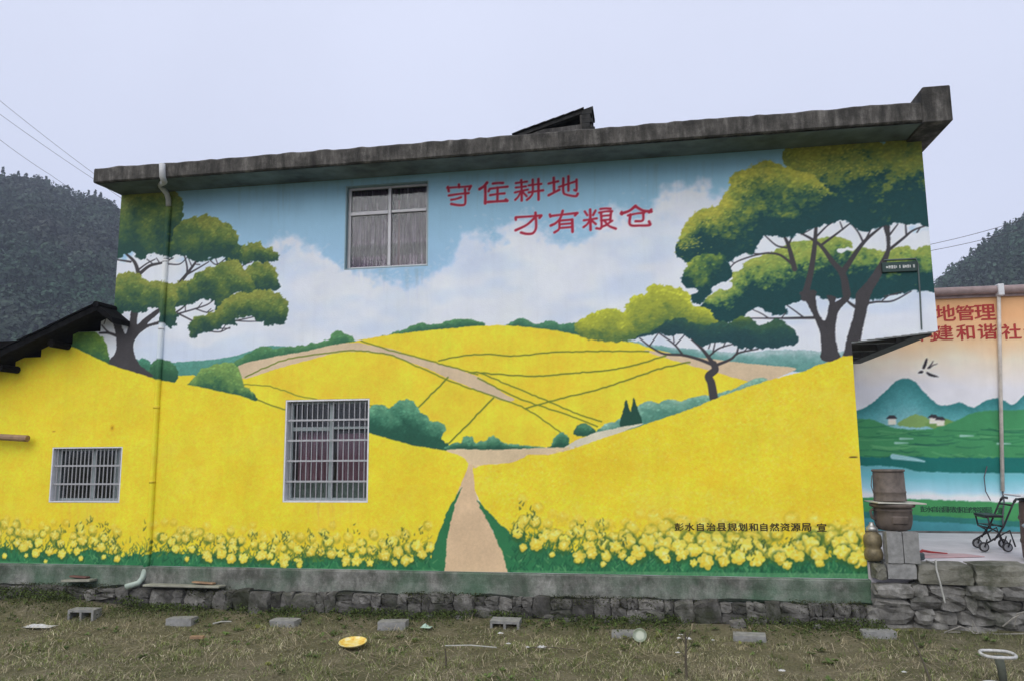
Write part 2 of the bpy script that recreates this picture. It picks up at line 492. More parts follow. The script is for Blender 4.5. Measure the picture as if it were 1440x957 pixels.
        gx, gy = np.meshgrid(np.arange(c0, c1), np.arange(r0, r1))
        best = np.full(gx.shape, 1e9, np.float32)
        for i in range(n - 1):
            ax, ay = q[i]; bx, by = q[i + 1]; dx, dy = bx - ax, by - ay
            l2 = dx * dx + dy * dy + 1e-9
            t = np.clip(((gx - ax) * dx + (gy - ay) * dy) / l2, 0, 1)
            d = np.hypot(gx - ax - t * dx, gy - ay - t * dy) - (ww[i] + t * (ww[i + 1] - ww[i]))
            best = np.minimum(best, d)
        A = (np.clip(0.6 - best, 0, 1) * a)[..., None].astype(np.float32)
        g = s.img[r0:r1, c0:c1]; g += (np.asarray(col, np.float32) - g) * A
        if lab is not None: s.lab[r0:r1, c0:c1][A[..., 0] > 0.5] = lab
    def cover(s, cond, col, lab=None):
        s.img[cond] = col
        if lab is not None: s.lab[cond] = lab
    def to_meshes(s, parent, inside, names, mat, off=0.004, labels={}):
        """one mesh per painted area; neighbouring areas meet edge to edge"""
        g = s.img.reshape(s.H // 2, 2, s.W // 2, 2, 3).mean((1, 3))
        h, w = g.shape[:2]
        lab = s.lab[1::2, 1::2]
        # corner colours: mean of the four cells round a corner
        P = np.pad(g, ((1, 1), (1, 1), (0, 0)), 'edge')
        cor = (P[:-1, :-1] + P[1:, :-1] + P[:-1, 1:] + P[1:, 1:]) / 4
        # sharpen a little so the corner averaging does not blur edges
        bl = np.pad(cor, ((1, 1), (1, 1), (0, 0)), 'edge')
        bl = (bl[:-2, 1:-1] + bl[2:, 1:-1] + bl[1:-1, :-2] + bl[1:-1, 2:]) / 4
        cor = np.clip(cor + 0.85 * (cor - bl), 0, 255)
        cl = np.clip(lin(cor) * PAINT_GAIN, 0, 0.9)
        S = s.st * 2
        xs = s.x0 + np.arange(w + 1) * S; zs = s.z1 - np.arange(h + 1) * S
        XX, ZZ = np.meshgrid(xs, zs)
        xc = (xs[:-1] + xs[1:]) / 2; zc = (zs[:-1] + zs[1:]) / 2
        XC, ZC = np.meshgrid(xc, zc)
        ok = inside(XC, ZC)
        idx = np.arange((h + 1) * (w + 1)).reshape(h + 1, w + 1)
        out = []
        for L, nm in names.items():
            sel = ok & (lab == L)
            if not sel.any(): continue
            r, c = np.nonzero(sel)
            Q = np.stack([idx[r + 1, c], idx[r + 1, c + 1], idx[r, c + 1], idx[r, c]], 1)
            u, inv = np.unique(Q, return_inverse=True); Q = inv.reshape(Q.shape)
            V = np.stack([XX.ravel()[u], np.full(len(u), s.Y - off), ZZ.ravel()[u]], 1)
            o = np_mesh(nm, V, Q, mat, parent, cl.reshape(-1, 3)[u])
            if L in labels: o['label'] = labels[L]
            out.append(o)
        return out

# ------------------------------------------------------------------ the big mural
S_STEP = 0.011
WL_X, WR_X, WO_X = -8.41, 2.82, 3.92          # left edge of the tall wall, right edge below, right edge of the overhang
Z_BASE, Z_TOP = 0.64, 6.57
mu = Painter(0.0, -12.6, WO_X, Z_BASE, 6.59, S_STEP)
WHITE = np.array((212, 217, 229.)); YEL = np.array((240, 204, 48.)); YEL2 = np.array((237, 203, 52.))
DOL = (108, 126, 44); TAN = (204, 182, 150); TRUNK = (62, 60, 62)
L_SKY, L_HILL, L_FIELD, L_PATH, L_BUSH, L_TL, L_TB, L_TS, L_FLOW, L_CH = 0, 1, 2, 3, 4, 5, 6, 7, 8, 20
U, V = mu.U, mu.V
AUTO = {}
def nid(name):
    k = 40 + len(AUTO); AUTO[k] = name; return k
# sky and cloud bank
vb = np.interp(U, [150, 240, 390, 440, 490, 620, 650, 720, 800, 900, 950, 1000, 1320], [345, 352, 348, 356, 388, 386, 336, 322, 326, 303, 276, 272, 300])
vb = vb + 70 * (fbm(mu.X * 2.4, mu.Z * 2.4, 4, 3.0) - .5) + 24 * (fbm(mu.X * 8, mu.Z * 8, 3, 7.0) - .5)
tc = sstep((V - vb) / 26 + 0.5)[..., None]
tb = np.clip((V - 215) / 150, 0, 1)[..., None]
blue = np.array((134, 180, 199.)) * (1 - tb) + np.array((150, 186, 212.)) * tb
wh = WHITE * (1 + 0.05 * (mu.n3 - .5)[..., None]) - np.array((14, 8, 0)) * sstep((fbm(mu.X * 0.9, mu.Z * 2.0, 3, 12.) - 0.45) * 4)[..., None]
mu.img[:] = blue * (1 - tc) + wh * tc
for _ in range(900):                       # scumbled cloud edge
    u = RNG.uniform(380, 1000); v = np.interp(u, [390, 490, 620, 650, 720, 900, 1000], [352, 385, 385, 336, 322, 300, 280]) + RNG.normal(8, 16)
    c, r = mu.rc([(u, v)])[0]
    mu.stamp(c, r, RNG.uniform(3, 9), RNG.uniform(2, 4), RNG.uniform(-1, 1), WHITE * RNG.uniform(.95, 1.02), 0.16)
# far hills and tree lines
mu.grad([(175, 498), (205, 510), (240, 509), (270, 507), (300, 505), (318, 502), (340, 497), (365, 489), (390, 486), (470, 500), (470, 530), (180, 540)], [(0, (88, 146, 130)), (1, (70, 128, 112))], 1.0, nid('painted_treeline'))
mu.crown([(330, 508), (350, 496), (372, 486), (388, 490), (420, 485), (445, 482), (462, 478), (466, 469), (476, 465), (487, 471), (500, 478), (500, 487), (440, 498), (330, 524)], (86, 132, 84), (62, 112, 76), (48, 96, 70), 2.5, nid('painted_treeline'), 0.8)
mu.crown([(494, 482), (540, 472), (563, 465), (577, 459), (590, 454), (606, 457), (634, 450), (660, 449), (682, 457), (640, 464), (560, 474), (500, 484)], (84, 134, 88), (62, 112, 80), (50, 98, 74), 2.0, nid('painted_treeline'), 0.8)
mu.crown([(700, 459), (713, 457), (722, 450), (740, 448), (752, 456), (762, 453), (775, 450), (788, 456), (805, 454), (830, 460), (830, 474), (760, 466)], (80, 132, 96), (60, 112, 86), (50, 98, 76), 2.0, nid('painted_treeline'), 0.8)
mu.grad([(880, 478), (930, 486), (1000, 492), (1040, 495), (1100, 491), (1160, 493), (1215, 497), (1215, 525), (1100, 520), (1000, 508), (890, 490)], [(0, (158, 184, 184)), (0.4, (112, 158, 152)), (1, (86, 138, 130))], 1.5, nid('painted_treeline'))
# hill of fields
mu.fill([(335, 532), (400, 503), (450, 490), (500, 479), (560, 469), (640, 461), (700, 457), (770, 463), (830, 474), (890, 481), (930, 493), (1000, 507), (1060, 520), (1075, 545), (1000, 580), (870, 615), (800, 645), (620, 645), (350, 610), (330, 570)], YEL2, 0.8, L_FIELD, mot=0.09)
mu.fill([(235, 530), (262, 527), (275, 528), (275, 540), (240, 538)], YEL2, 0.5, L_FIELD)
mu.fill([(905, 492), (950, 497), (1000, 504), (1040, 509), (1080, 513), (1118, 517), (1105, 525), (1064, 537), (1000, 521), (950, 507)], TAN, 0.6, L_PATH)
def Z5(p): return [(330 + x / 3.892, 440 + y / 3.892) for x, y in p]
mu.fill(Z5([(20, 288), (200, 240), (400, 205), (520, 175), (650, 160), (720, 170), (860, 196), (1000, 245), (1140, 282), (1300, 332), (1390, 380), (1480, 440), (1530, 470), (1500, 480), (1440, 468), (1330, 420), (1180, 360), (1050, 300), (850, 232), (680, 210), (560, 217), (400, 257), (200, 312), (50, 357)]), TAN, 0.6, L_PATH, mot=0.05)
def ln(p, w=1.6, a=0.95, c=DOL): mu.stroke(p, w * 1.12, w * 1.12, c, L_FIELD, a, 0.35)
ln([(345, 530), (400, 506), (470, 495), (500, 493), (548, 499), (590, 516), (628, 533), (660, 545), (695, 557), (741, 575), (797, 613)], 1.7)
ln([(508, 479), (545, 491), (605, 507), (640, 517), (672, 526)], 1.7)
ln([(617, 507), (640, 502), (680, 497.5), (724, 500), (781, 495), (848, 493.5), (912, 494)], 1.9)
ln([(660, 523), (680, 524), (744, 528.5), (797, 525), (874, 517), (936, 500)], 2.0)
ln([(739, 574), (777, 563), (841, 547), (881, 534), (931, 517), (970, 509)], 2.0)
ln([(676, 524), (714, 540), (767, 562), (814, 582), (846, 592)], 1.8)
ln([(672, 531), (705, 548), (741, 564), (797, 582), (840, 599)], 1.8)
ln([(630, 530), (587, 574)], 2.2); ln([(694, 559), (664, 590), (632, 622)], 2.2)
ln([(343, 540), (380, 543), (420, 556), (446, 561)], 1.3); ln([(352, 558), (378, 568), (404, 576)], 1.8); ln([(516, 569), (530, 571)], 1.3)
# bushes
TH, TM, TLo = (96, 150, 116), (62, 118, 92), (34, 84, 66)
mu.crown([(514, 580), (524, 570), (536, 567), (548, 573), (556, 566), (564, 562), (577, 561), (586, 570), (592, 580), (600, 584), (606, 592), (618, 592), (626, 602), (620, 616), (632, 627), (616, 634), (580, 627), (514, 612)], TH, TM, TLo, 2.0, nid('painted_bush'), 1.0, 0.35)
mu.crown([(622, 630), (640, 622), (650, 621), (652, 613), (664, 613), (668, 621), (684, 617), (693, 611), (702, 619), (720, 623), (770, 628), (778, 615), (790, 607), (798, 613), (799, 620), (790, 629), (700, 633), (625, 633)], TH, (58, 112, 84), TLo, 2.0, nid('painted_bush'), 0.8)
mu.crown([(806, 609), (812, 598), (822, 594), (832, 599), (838, 607), (822, 612)], (74, 124, 92), (50, 100, 76), TLo, 1.0, nid('painted_bush'))
mu.crown([(838, 607), (850, 596), (868, 590), (884, 580), (900, 568), (912, 563), (926, 566), (942, 560), (960, 562), (985, 555), (1008, 552), (1030, 547), (1050, 536), (1066, 531), (1080, 536), (1040, 560), (980, 585), (900, 600), (850, 610)], (132, 172, 150), (98, 148, 128), (78, 130, 112), 1.5, nid('painted_bush'), 0.8, 0.4)
mu.fill([(872, 600), (875, 580), (880, 561), (886, 578), (890, 600)], (30, 72, 58), 0.8, nid('painted_bush'))
mu.fill([(884, 596), (888, 572), (891, 558), (896, 572), (903, 592), (896, 598)], (30, 72, 58), 0.8, nid('painted_bush'))
mu.crown([(266, 538), (276, 528), (284, 519), (300, 513), (322, 509), (334, 516), (340, 530), (344, 542), (352, 548), (362, 562), (344, 564), (300, 556), (268, 548)], (118, 150, 80), (84, 124, 72), (42, 88, 66), 2.0, nid('painted_bush'), 1.0, 0.35)
mu.crown([(196, 506), (206, 505), (212, 512), (216, 530), (196, 532)], (70, 130, 104), (60, 116, 92), (50, 100, 80), 1.0, nid('painted_bush'))
mu.crown([(208, 522), (214, 510), (224, 505), (236, 507), (246, 514), (250, 524), (246, 536), (226, 540), (210, 536)], (66, 112, 76), (52, 98, 68), (40, 84, 62), 2.0, nid('painted_bush'))
mu.crown([(96, 470), (120, 462), (140, 470), (148, 482), (152, 496), (154, 516), (128, 512), (96, 494)], (104, 136, 58), (84, 120, 58), (56, 100, 62), 2.0, nid('painted_bush'))
# ---- left tree
def ZL(p): return [(90 + x / 3.19, 255 + y / 3.19) for x, y in p]
G1, G2, G3_ = (124, 132, 62), (84, 108, 56), (32, 68, 60)
def brL(p, a, b): mu.stroke(ZL(p), a / 3.19, b / 3.19, TRUNK, L_TL)
for p, a, b in (([(160, 680), (200, 680), (236, 692)], 9, 15), ([(170, 645), (190, 668), (205, 680)], 6, 9), ([(180, 640), (188, 618)], 4, 4), ([(222, 350), (262, 356), (300, 362)], 7, 10),
        ([(275, 322), (318, 365), (338, 425)], 10, 24), ([(340, 415), (385, 380), (440, 366), (490, 345)], 20, 6), ([(338, 395), (372, 370), (410, 350)], 9, 5), ([(400, 372), (372, 350)], 6, 4),
        ([(430, 368), (415, 345)], 6, 4), ([(460, 365), (455, 335)], 6, 4), ([(470, 372), (520, 372), (555, 340)], 7, 4), ([(540, 330), (552, 380), (553, 415)], 7, 10), ([(520, 455), (553, 415), (590, 365), (600, 345)], 20, 7),
        ([(553, 418), (600, 392), (650, 362)], 10, 5), ([(575, 385), (560, 350)], 6, 4), ([(610, 375), (585, 372)], 5, 4), ([(655, 355), (685, 374), (730, 345)], 6, 5), ([(690, 372), (680, 345)], 5, 4),
        ([(795, 385), (815, 372), (845, 362)], 6, 4), ([(500, 590), (530, 570), (560, 545), (600, 535)], 9, 6), ([(510, 595), (580, 575), (640, 555), (670, 535)], 8, 5), ([(590, 572), (640, 588), (670, 580)], 6, 4),
        ([(510, 592), (550, 612), (582, 628)], 8, 7), ([(600, 570), (620, 545)], 5, 4), ([(545, 585), (545, 550)], 5, 4), ([(770, 625), (820, 615), (870, 603)], 6, 4), ([(770, 625), (820, 628), (865, 628)], 6, 4),
        ([(655, 672), (700, 675), (745, 655)], 6, 4), ([(705, 675), (725, 645)], 5, 4), ([(690, 660), (745, 660)], 5, 4), ([(640, 590), (660, 572)], 4, 4)):
    brL(p, a, b)
mu.fill(ZL([(205, 815), (225, 775), (236, 740), (232, 690), (222, 640), (212, 590), (246, 590), (256, 640), (276, 684), (292, 640), (304, 575), (332, 575), (328, 640), (362, 612), (425, 570), (432, 584), (372, 640), (430, 624), (432, 636), (372, 656), (332, 690), (312, 730), (318, 780), (345, 825), (400, 872), (300, 870)]), TRUNK, 0.3, L_TL, True, 0.12)
for P_ in ([(470, 470), (520, 452), (570, 455), (610, 470), (605, 535), (545, 552), (490, 562), (455, 530)],
           [(222, 350), (225, 200), (240, 40), (300, 10), (400, 5), (480, 25), (522, 80), (532, 140), (525, 210), (515, 290), (475, 338), (400, 318), (350, 356), (320, 325), (280, 322)],
           [(785, 290), (820, 285), (870, 277), (910, 298), (955, 323), (950, 362), (900, 366), (840, 358), (790, 368), (768, 340)],
           [(475, 328), (485, 240), (510, 198), (565, 170), (620, 150), (690, 172), (742, 205), (775, 250), (788, 300), (792, 345), (740, 352), (700, 337), (640, 352), (590, 362), (540, 332)],
           [(815, 395), (850, 370), (910, 368), (945, 398), (960, 440), (962, 487), (900, 492), (850, 487), (828, 440)],
           [(560, 465), (580, 428), (640, 388), (690, 378), (718, 355), (770, 350), (802, 380), (832, 420), (862, 470), (832, 497), (765, 502), (722, 562), (682, 580), (662, 532), (600, 532), (556, 540)],
           [(668, 590), (690, 560), (720, 530), (790, 500), (870, 488), (960, 503), (1000, 540), (1003, 585), (980, 640), (930, 642), (872, 624), (850, 602), (775, 610), (772, 650), (722, 645), (690, 660), (625, 680), (570, 692), (562, 650), (590, 610), (640, 597)],
           [(205, 590), (215, 450), (258, 418), (300, 402), (350, 425), (392, 448), (450, 448), (500, 470), (512, 530), (498, 560), (512, 610), (482, 658), (452, 640), (425, 640), (436, 590), (400, 568), (340, 588), (290, 580), (250, 592)]):
    mu.crown(ZL(P_), G1, G2, G3_, 4.5, L_TL, 1.7, 0.36, 1.0, (0.0, 0.34, 0.85))
# ---- small tree in front of the big one, then the big tree
def ZA(p): return [(940 + x / 3.692, 180 + y / 3.692) for x, y in p]
def ZB(p): return [(940 + x / 3.692, 300 + y / 3.692) for x, y in p]
def ZS(p): return [(800 + x / 3.512, 390 + y / 3.512) for x, y in p]
BH, BM, BL = (170, 168, 66), (112, 134, 64), (20, 64, 66)
sp = (0.0, 0.34, 0.62)
mu.crown(ZB([(170, 480), (215, 420), (260, 400), (330, 342), (318, 310), (378, 290), (400, 250), (450, 230), (520, 208), (600, 170), (640, 150), (720, 140), (800, 130), (880, 125), (952, 150), (940, 176), (880, 186), (880, 205), (1000, 180), (1080, 190), (1150, 200), (1180, 175), (1240, 168), (1262, 190), (1360, 170), (1430, 220), (1460, 420), (1380, 412), (1300, 394), (1230, 410), (1130, 432), (1050, 455), (1000, 440), (870, 440), (830, 447), (760, 430), (700, 442), (660, 465), (610, 485), (620, 512), (550, 532), (500, 500), (460, 490), (400, 526), (330, 562), (250, 562), (200, 520)]), (150, 160, 76), (110, 138, 70), BL, 3.0, L_TB, 1.0, 0.2, 1.0, (0.0, 0.3, 0.5))
mu.fill(ZB([(244, 388), (285, 368), (310, 356), (336, 362), (322, 386), (280, 398)]), WHITE, 1.5, L_SKY)
def brB(p, a, b): mu.stroke(ZB(p), a / 3.692, b / 3.692, TRUNK, L_TB)
for p, a, b in (([(705, 440), (738, 310), (758, 175), (766, 70)], 34, 15), ([(925, 420), (905, 320), (850, 250), (780, 160), (665, 92)], 40, 8), ([(900, 310), (930, 270), (1015, 150), (1112, 66)], 34, 8), ([(655, 290), (625, 175), (600, 118)], 26, 12),
        ([(640, 262), (580, 218), (520, 208), (460, 212), (385, 200)], 14, 5), ([(612, 180), (560, 168), (500, 116)], 10, 6), ([(622, 165), (662, 85)], 10, 5), ([(690, 110), (740, 85)], 7, 4), ([(770, 120), (820, 70), (850, 50)], 9, 5),
        ([(795, 165), (870, 110), (945, 52)], 13, 6), ([(1010, 150), (985, 100), (948, 55)], 10, 5), ([(905, 85), (890, 45)], 7, 5), ([(1135, 130), (1190, 58)], 10, 5), ([(1140, 195), (1220, 130), (1270, 90), (1345, 62)], 14, 6), ([(1235, 118), (1230, 50)], 9, 6),
        ([(1028, 130), (1055, 75)], 9, 5), ([(312, 295), (350, 255), (440, 222), (520, 206)], 5, 8), ([(345, 260), (318, 245)], 4, 3), ([(430, 208), (440, 190)], 4, 3), ([(760, 542), (600, 545), (425, 545)], 14, 5), ([(700, 540), (660, 510), (615, 478)], 8, 5), ([(520, 545), (480, 520), (435, 500)], 6, 4),
        ([(590, 540), (610, 515)], 5, 4), ([(1020, 470), (1080, 460), (1165, 455), (1260, 405)], 12, 5), ([(1110, 452), (1150, 425), (1215, 408)], 6, 4), ([(1120, 430), (1190, 420)], 5, 4), ([(975, 490), (945, 470), (920, 448)], 16, 10), ([(1290, 100), (1310, 72)], 6, 4)):
    brB(p, a, b)
mu.fill(ZB([(795, 760), (792, 690), (785, 620), (752, 535), (720, 470), (680, 410), (762, 400), (764, 440), (776, 510), (808, 558), (828, 500), (832, 460), (820, 425), (868, 435), (868, 460), (925, 420), (940, 445), (888, 498), (866, 570), (866, 640), (876, 700), (890, 765)]), TRUNK, 0.3, L_TB, True, 0.1)
mu.fill(ZB([(905, 770), (916, 690), (932, 620), (952, 555), (968, 490), (972, 420), (1030, 350), (1085, 270), (1125, 200), (1128, 130), (1112, 60), (1145, 60), (1150, 150), (1148, 210), (1105, 320), (1060, 400), (1042, 455), (1024, 520), (1006, 600), (990, 690), (975, 770)]), TRUNK, 0.3, L_TB, True, 0.1)
mu.crown(ZA([(600, 112), (720, 95), (860, 75), (960, 58), (1080, 68), (1112, 88), (1140, 50), (1240, 32), (1330, 40), (1460, 80), (1460, 520), (1340, 506), (1200, 490), (1120, 512), (1000, 532), (900, 480), (820, 500), (700, 522), (640, 560), (690, 400), (760, 330), (700, 232), (610, 205)]), (136, 138, 56), (102, 120, 58), BL, 3.0, L_TB, 1.4, 0.30, 1.2, (0.0, 0.42, 0.58))
mu.crown(ZA([(90, 700), (100, 640), (200, 640), (330, 610), (380, 640), (330, 690), (300, 700)]) + ZB([(300, 250), (322, 330), (240, 380), (160, 472), (112, 430), (160, 398), (100, 386), (68, 350), (75, 305), (100, 268)]), (140, 152, 66), (98, 126, 62), BL, 3.0, L_TB, 1.3, 0.3, 1.1, (0.0, 0.3, 0.62))
mu.crown(ZA([(35, 640), (45, 600), (80, 520), (120, 460), (180, 420), (250, 400), (282, 350), (312, 318), (318, 280), (330, 245), (400, 220), (470, 182), (520, 170), (600, 202), (690, 225), (760, 258), (830, 330), (872, 348), (800, 420), (760, 510), (640, 556), (560, 562), (500, 556), (460, 612), (440, 648), (380, 658), (330, 676), (250, 650), (150, 660), (90, 695), (40, 665)]), (166, 164, 66), (116, 134, 62), BL, 3.0, L_TB, 1.6, 0.34, 1.2, (0.0, 0.36, 0.72))
for q, n_ in (([(700, 240), (830, 330)], 60), ([(420, 220), (560, 260)], 90), ([(330, 280), (420, 330)], 60), ([(140, 470), (300, 440)], 90), ([(60, 610), (170, 590)], 70), ([(640, 120), (1000, 110)], 120), ([(700, 190), (1100, 230)], 110)):
    (ax, ay), (bx, by) = q
    for _ in range(n_):
        t_ = RNG.random(); c, r = mu.rc(ZA([(ax + (bx - ax) * t_ + RNG.normal(0, 18), ay + (by - ay) * t_ + RNG.normal(0, 22))]))[0]
        mu.stamp(c, r, RNG.uniform(2, 4), RNG.uniform(1, 2), RNG.uniform(-.8, .3), np.array((186, 182, 80)) * RNG.uniform(.85, 1.05), 0.5)
# small tree
for p, a, b in (([(715, 590), (703, 520), (690, 485), (722, 455), (715, 425)], 40, 30), ([(712, 430), (640, 402), (560, 382), (470, 376), (400, 340), (350, 300)], 16, 6), ([(565, 384), (520, 330), (445, 275)], 10, 6), ([(710, 420), (660, 355), (605, 305)], 20, 8), ([(690, 390), (740, 350), (810, 328)], 9, 5),
        ([(710, 375), (722, 320)], 7, 5), ([(728, 432), (800, 402), (838, 372), (935, 352)], 14, 6), ([(828, 378), (838, 340)], 10, 7), ([(400, 335), (442, 275)], 6, 4), ([(530, 330), (575, 280)], 6, 4), ([(520, 320), (515, 285)], 5, 4), ([(860, 368), (880, 348)], 5, 4), ([(760, 345), (775, 315)], 5, 4), ([(690, 350), (700, 320)], 5, 4), ([(895, 360), (910, 345)], 5, 4)):
    mu.stroke(ZS(p), a / 3.512, b / 3.512, TRUNK, L_TS)
mu.crown(ZS([(270, 305), (350, 280), (430, 240), (480, 185), (560, 180), (640, 222), (730, 215), (810, 222), (850, 192), (900, 212), (940, 238), (1000, 212), (1050, 214), (1100, 250), (1122, 285), (1142, 305), (1110, 326), (1000, 350), (900, 347), (840, 345), (780, 312), (700, 328), (650, 332), (600, 300), (560, 282), (470, 288), (440, 270), (350, 302)]), (54, 88, 66), (36, 74, 70), (30, 66, 70), 3.0, L_TS, 0.8, 0.15)
mu.crown(ZS([(800, 225), (850, 190), (905, 212), (880, 236), (830, 240)]), (100, 124, 60), (76, 104, 60), (50, 84, 64), 2.0, L_TS)
mu.crown(ZS([(28, 235), (70, 200), (130, 170), (210, 148), (262, 168), (288, 128), (320, 95), (378, 78), (386, 45), (440, 38), (540, 55), (590, 80), (612, 138), (680, 150), (722, 198), (735, 222), (640, 232), (560, 200), (490, 205), (430, 245), (350, 292), (280, 312), (180, 312), (80, 297), (38, 272)]), (172, 176, 58), (142, 152, 58), (76, 106, 60), 3.5, L_TS, 1.8, 0.3, 1.1, (0.1, 0.6, 1.05))
# front hills
fl = mu.fill([(-300, 488), (0, 488), (70, 484), (103, 487), (155, 512), (222, 533), (280, 543), (340, 556), (380, 571), (400, 577), (460, 592), (520, 608), (580, 625), (625, 632), (650, 640), (659, 650), (652, 672), (645, 690), (634, 730), (625, 765), (619, 812), (-300, 830)], YEL, 0.5, L_FIELD, False, 0.05)
fr_ = mu.fill([(664, 653), (700, 652), (720, 648), (735, 640), (760, 638), (800, 628), (850, 615), (900, 598), (960, 578), (1030, 550), (1080, 534), (1130, 521), (1150, 512), (1170, 507), (1185, 500), (1200, 499), (1260, 492), (1260, 840), (718, 812), (690, 735), (668, 690)], YEL, 0.9, L_FIELD, False, 0.05)
mu.fill([(758, 637), (790, 629), (806, 620), (838, 607), (870, 600), (905, 594), (880, 604), (845, 616), (806, 630), (780, 636)], (206, 200, 176), 0.8, L_PATH)
mu.fill([(628, 631), (700, 631), (800, 628), (775, 638), (745, 638), (735, 643), (715, 650), (680, 653), (666, 657), (658, 650), (650, 641)], (208, 186, 150), 0.5, L_PATH)
for mk, n_, amp in ((fl, 6500, 0.9), (fr_, 9000, 1.3)):                 # stippled blossom
    m, rs, cs = mk; ys, xs = np.nonzero(m)
    for i in RNG.integers(0, len(ys), n_):
        y, x = ys[i] + rs.start, xs[i] + cs.start
        big = mu.n3[y, x]
        if RNG.random() < 0.25 + big * 0.7:
            col = np.array((244, 216, 100)) if RNG.random() < 0.72 else np.array((222, 180, 30))
            mu.stamp(x, y, RNG.uniform(2, 5), RNG.uniform(1.2, 3), RNG.uniform(-1.2, .6), col * RNG.uniform(.95, 1.04), 0.26 * amp * RNG.uniform(.4, 1))
    gm = (1 + 0.06 * (fbm(mu.X[rs, cs] * 11, mu.Z[rs, cs] * 15, 3, 33.) - .5) + 0.07 * (mu.nf[rs, cs] - .5))[..., None]
    mu.img[rs, cs] = np.where(m[..., None], mu.img[rs, cs] * gm, mu.img[rs, cs])
    f = sstep((fbm(mu.X[rs, cs] * 1.3, mu.Z[rs, cs] * 2.2, 4, 21.) - .42) * 3.2)
    f2 = sstep((fbm(mu.X[rs, cs] * 2.1, mu.Z[rs, cs] * 3.0, 4, 61.) - .5) * 3.5); A = (m * f2 * 0.16 * amp)[..., None]
    mu.img[rs, cs] = mu.img[rs, cs] * (1 - A) + np.array((240, 212, 96)) * A
    A = (m * f * 0.16 * amp)[..., None]
    mu.img[rs, cs] = mu.img[rs, cs] * (1 - A) + np.array((218, 178, 26)) * A
# footpath
fp = mu.fill([(659, 652), (664, 652), (668, 690), (676, 712), (690, 740), (706, 775), (720, 812), (619, 812), (622, 780), (628, 750), (640, 700), (652, 670)], (206, 178, 142), 0.6, L_PATH, False, 0.07)
GD, GM, GLt = np.array((28, 86, 58.)), np.array((44, 112, 70.)), np.array((92, 150, 96.))
mu.fill([(651, 684), (641, 705), (629, 755), (622, 812), (604, 812), (609, 775), (620, 742), (632, 712)], GM, 1.5, L_FLOW)
mu.fill([(671, 702), (690, 722), (706, 738), (730, 762), (760, 812), (720, 812), (706, 776), (690, 740), (676, 714)], GM, 1.5, L_FLOW)
# flower border
gx = [-300, 0, 40, 90, 130, 165, 200, 240, 300, 350, 400, 430, 470, 520, 570, 605]
gy = [768, 768, 774, 778, 772, 782, 778, 774, 780, 784, 790, 784, 782, 788, 786, 776]
mu.fill(list(zip(gx, gy)) + [(612, 825), (-300, 825)], GM, 3.0, L_FLOW, False, 0.1)
hx = [716, 740, 770, 810, 860, 900, 950, 1000, 1050, 1100, 1150, 1230]; hy = [750, 760, 770, 778, 780, 776, 780, 782, 786, 786, 784, 784]
mu.fill(list(zip(hx, hy)) + [(1230, 830), (724, 825)], GM, 3.0, L_FLOW, False, 0.1)
def gtop(u): return np.interp(u, gx, gy) if u < 615 else np.interp(u, hx, hy)
def P1(u, v): return mu.rc([(u, v)])[0]
def leafdab(u, v, L, ang, col, a=0.85):
    mu.stroke([(u, v), (u + math.cos(ang) * L * .5, v - math.sin(ang) * L * .55), (u + math.cos(ang) * L * .9, v - math.sin(ang) * L)], 2.0, 0.7, col, L_FLOW, a)
for u0, u1, n_ in ((-60, 612, 900), (716, 1222, 900)):
    for _ in range(n_):
        u = RNG.uniform(u0, u1); v = RNG.uniform(gtop(u) + 2, 812)
        leafdab(u, v, RNG.uniform(5, 11), RNG.uniform(.5, 2.6), (GD if RNG.random() < .6 else GLt if RNG.random() < .4 else np.array((60, 128, 78))) * RNG.uniform(.85, 1.1), 0.7)
def bloom(u, v, rad, al):
    c, r = P1(u, v); k = mu.k; R_ = rad * k
    col = np.array((240, 216, 84)) * RNG.uniform(.95, 1.02)
    mu.stamp(c + RNG.normal(0, k * 1.2), r + k * RNG.uniform(.5, 3), R_ * RNG.uniform(1.0, 1.25), R_ * RNG.uniform(.95, 1.2), RNG.uniform(0, 3), np.array((46, 92, 46)), 0.85 * al ** 2, L_FLOW, 0.35)
    nP = RNG.integers(5, 8); a0 = RNG.uniform(0, 6.28)
    for i in range(nP):
        an = a0 + 6.283 * i / nP; q_ = RNG.uniform(.42, .68)
        mu.stamp(c + math.cos(an) * R_ * q_, r + math.sin(an) * R_ * q_ * .92, R_ * RNG.uniform(.36, .5), R_ * RNG.uniform(.3, .46), an, (col if math.sin(an) < .3 else col * np.array((.93, .90, .72))) * RNG.uniform(.95, 1.03), al, L_FLOW, 0.16)
    mu.stamp(c, r, R_ * .55, R_ * .5, 0, col, al, L_FLOW, 0.3)
    for _ in range(8):
        an = RNG.uniform(0, 6.28); rr_ = R_ * RNG.uniform(.1, .75)
        mu.stamp(c + math.cos(an) * rr_, r + math.sin(an) * rr_ - k, R_ * .22, R_ * .13, an, np.array((248, 238, 150)) if RNG.random() < .6 else np.array((222, 186, 40)), 0.6 * al, None, 0.5)
for _ in range(2200):                                  # leafy gaps behind the heads
    right = RNG.random() < .55
    u = RNG.uniform(720, 1220) if right else RNG.uniform(-60, 608)
    d_ = abs(RNG.normal(0, 19 if right else 14)); v = gtop(u) + 6 - d_
    leafdab(u, v, RNG.uniform(4, 8), RNG.uniform(.5, 2.6), [GD, GM, np.array((84, 122, 50)), np.array((60, 100, 48))][RNG.integers(0, 4)], max(.12, .9 - d_ / 44))
rows = []
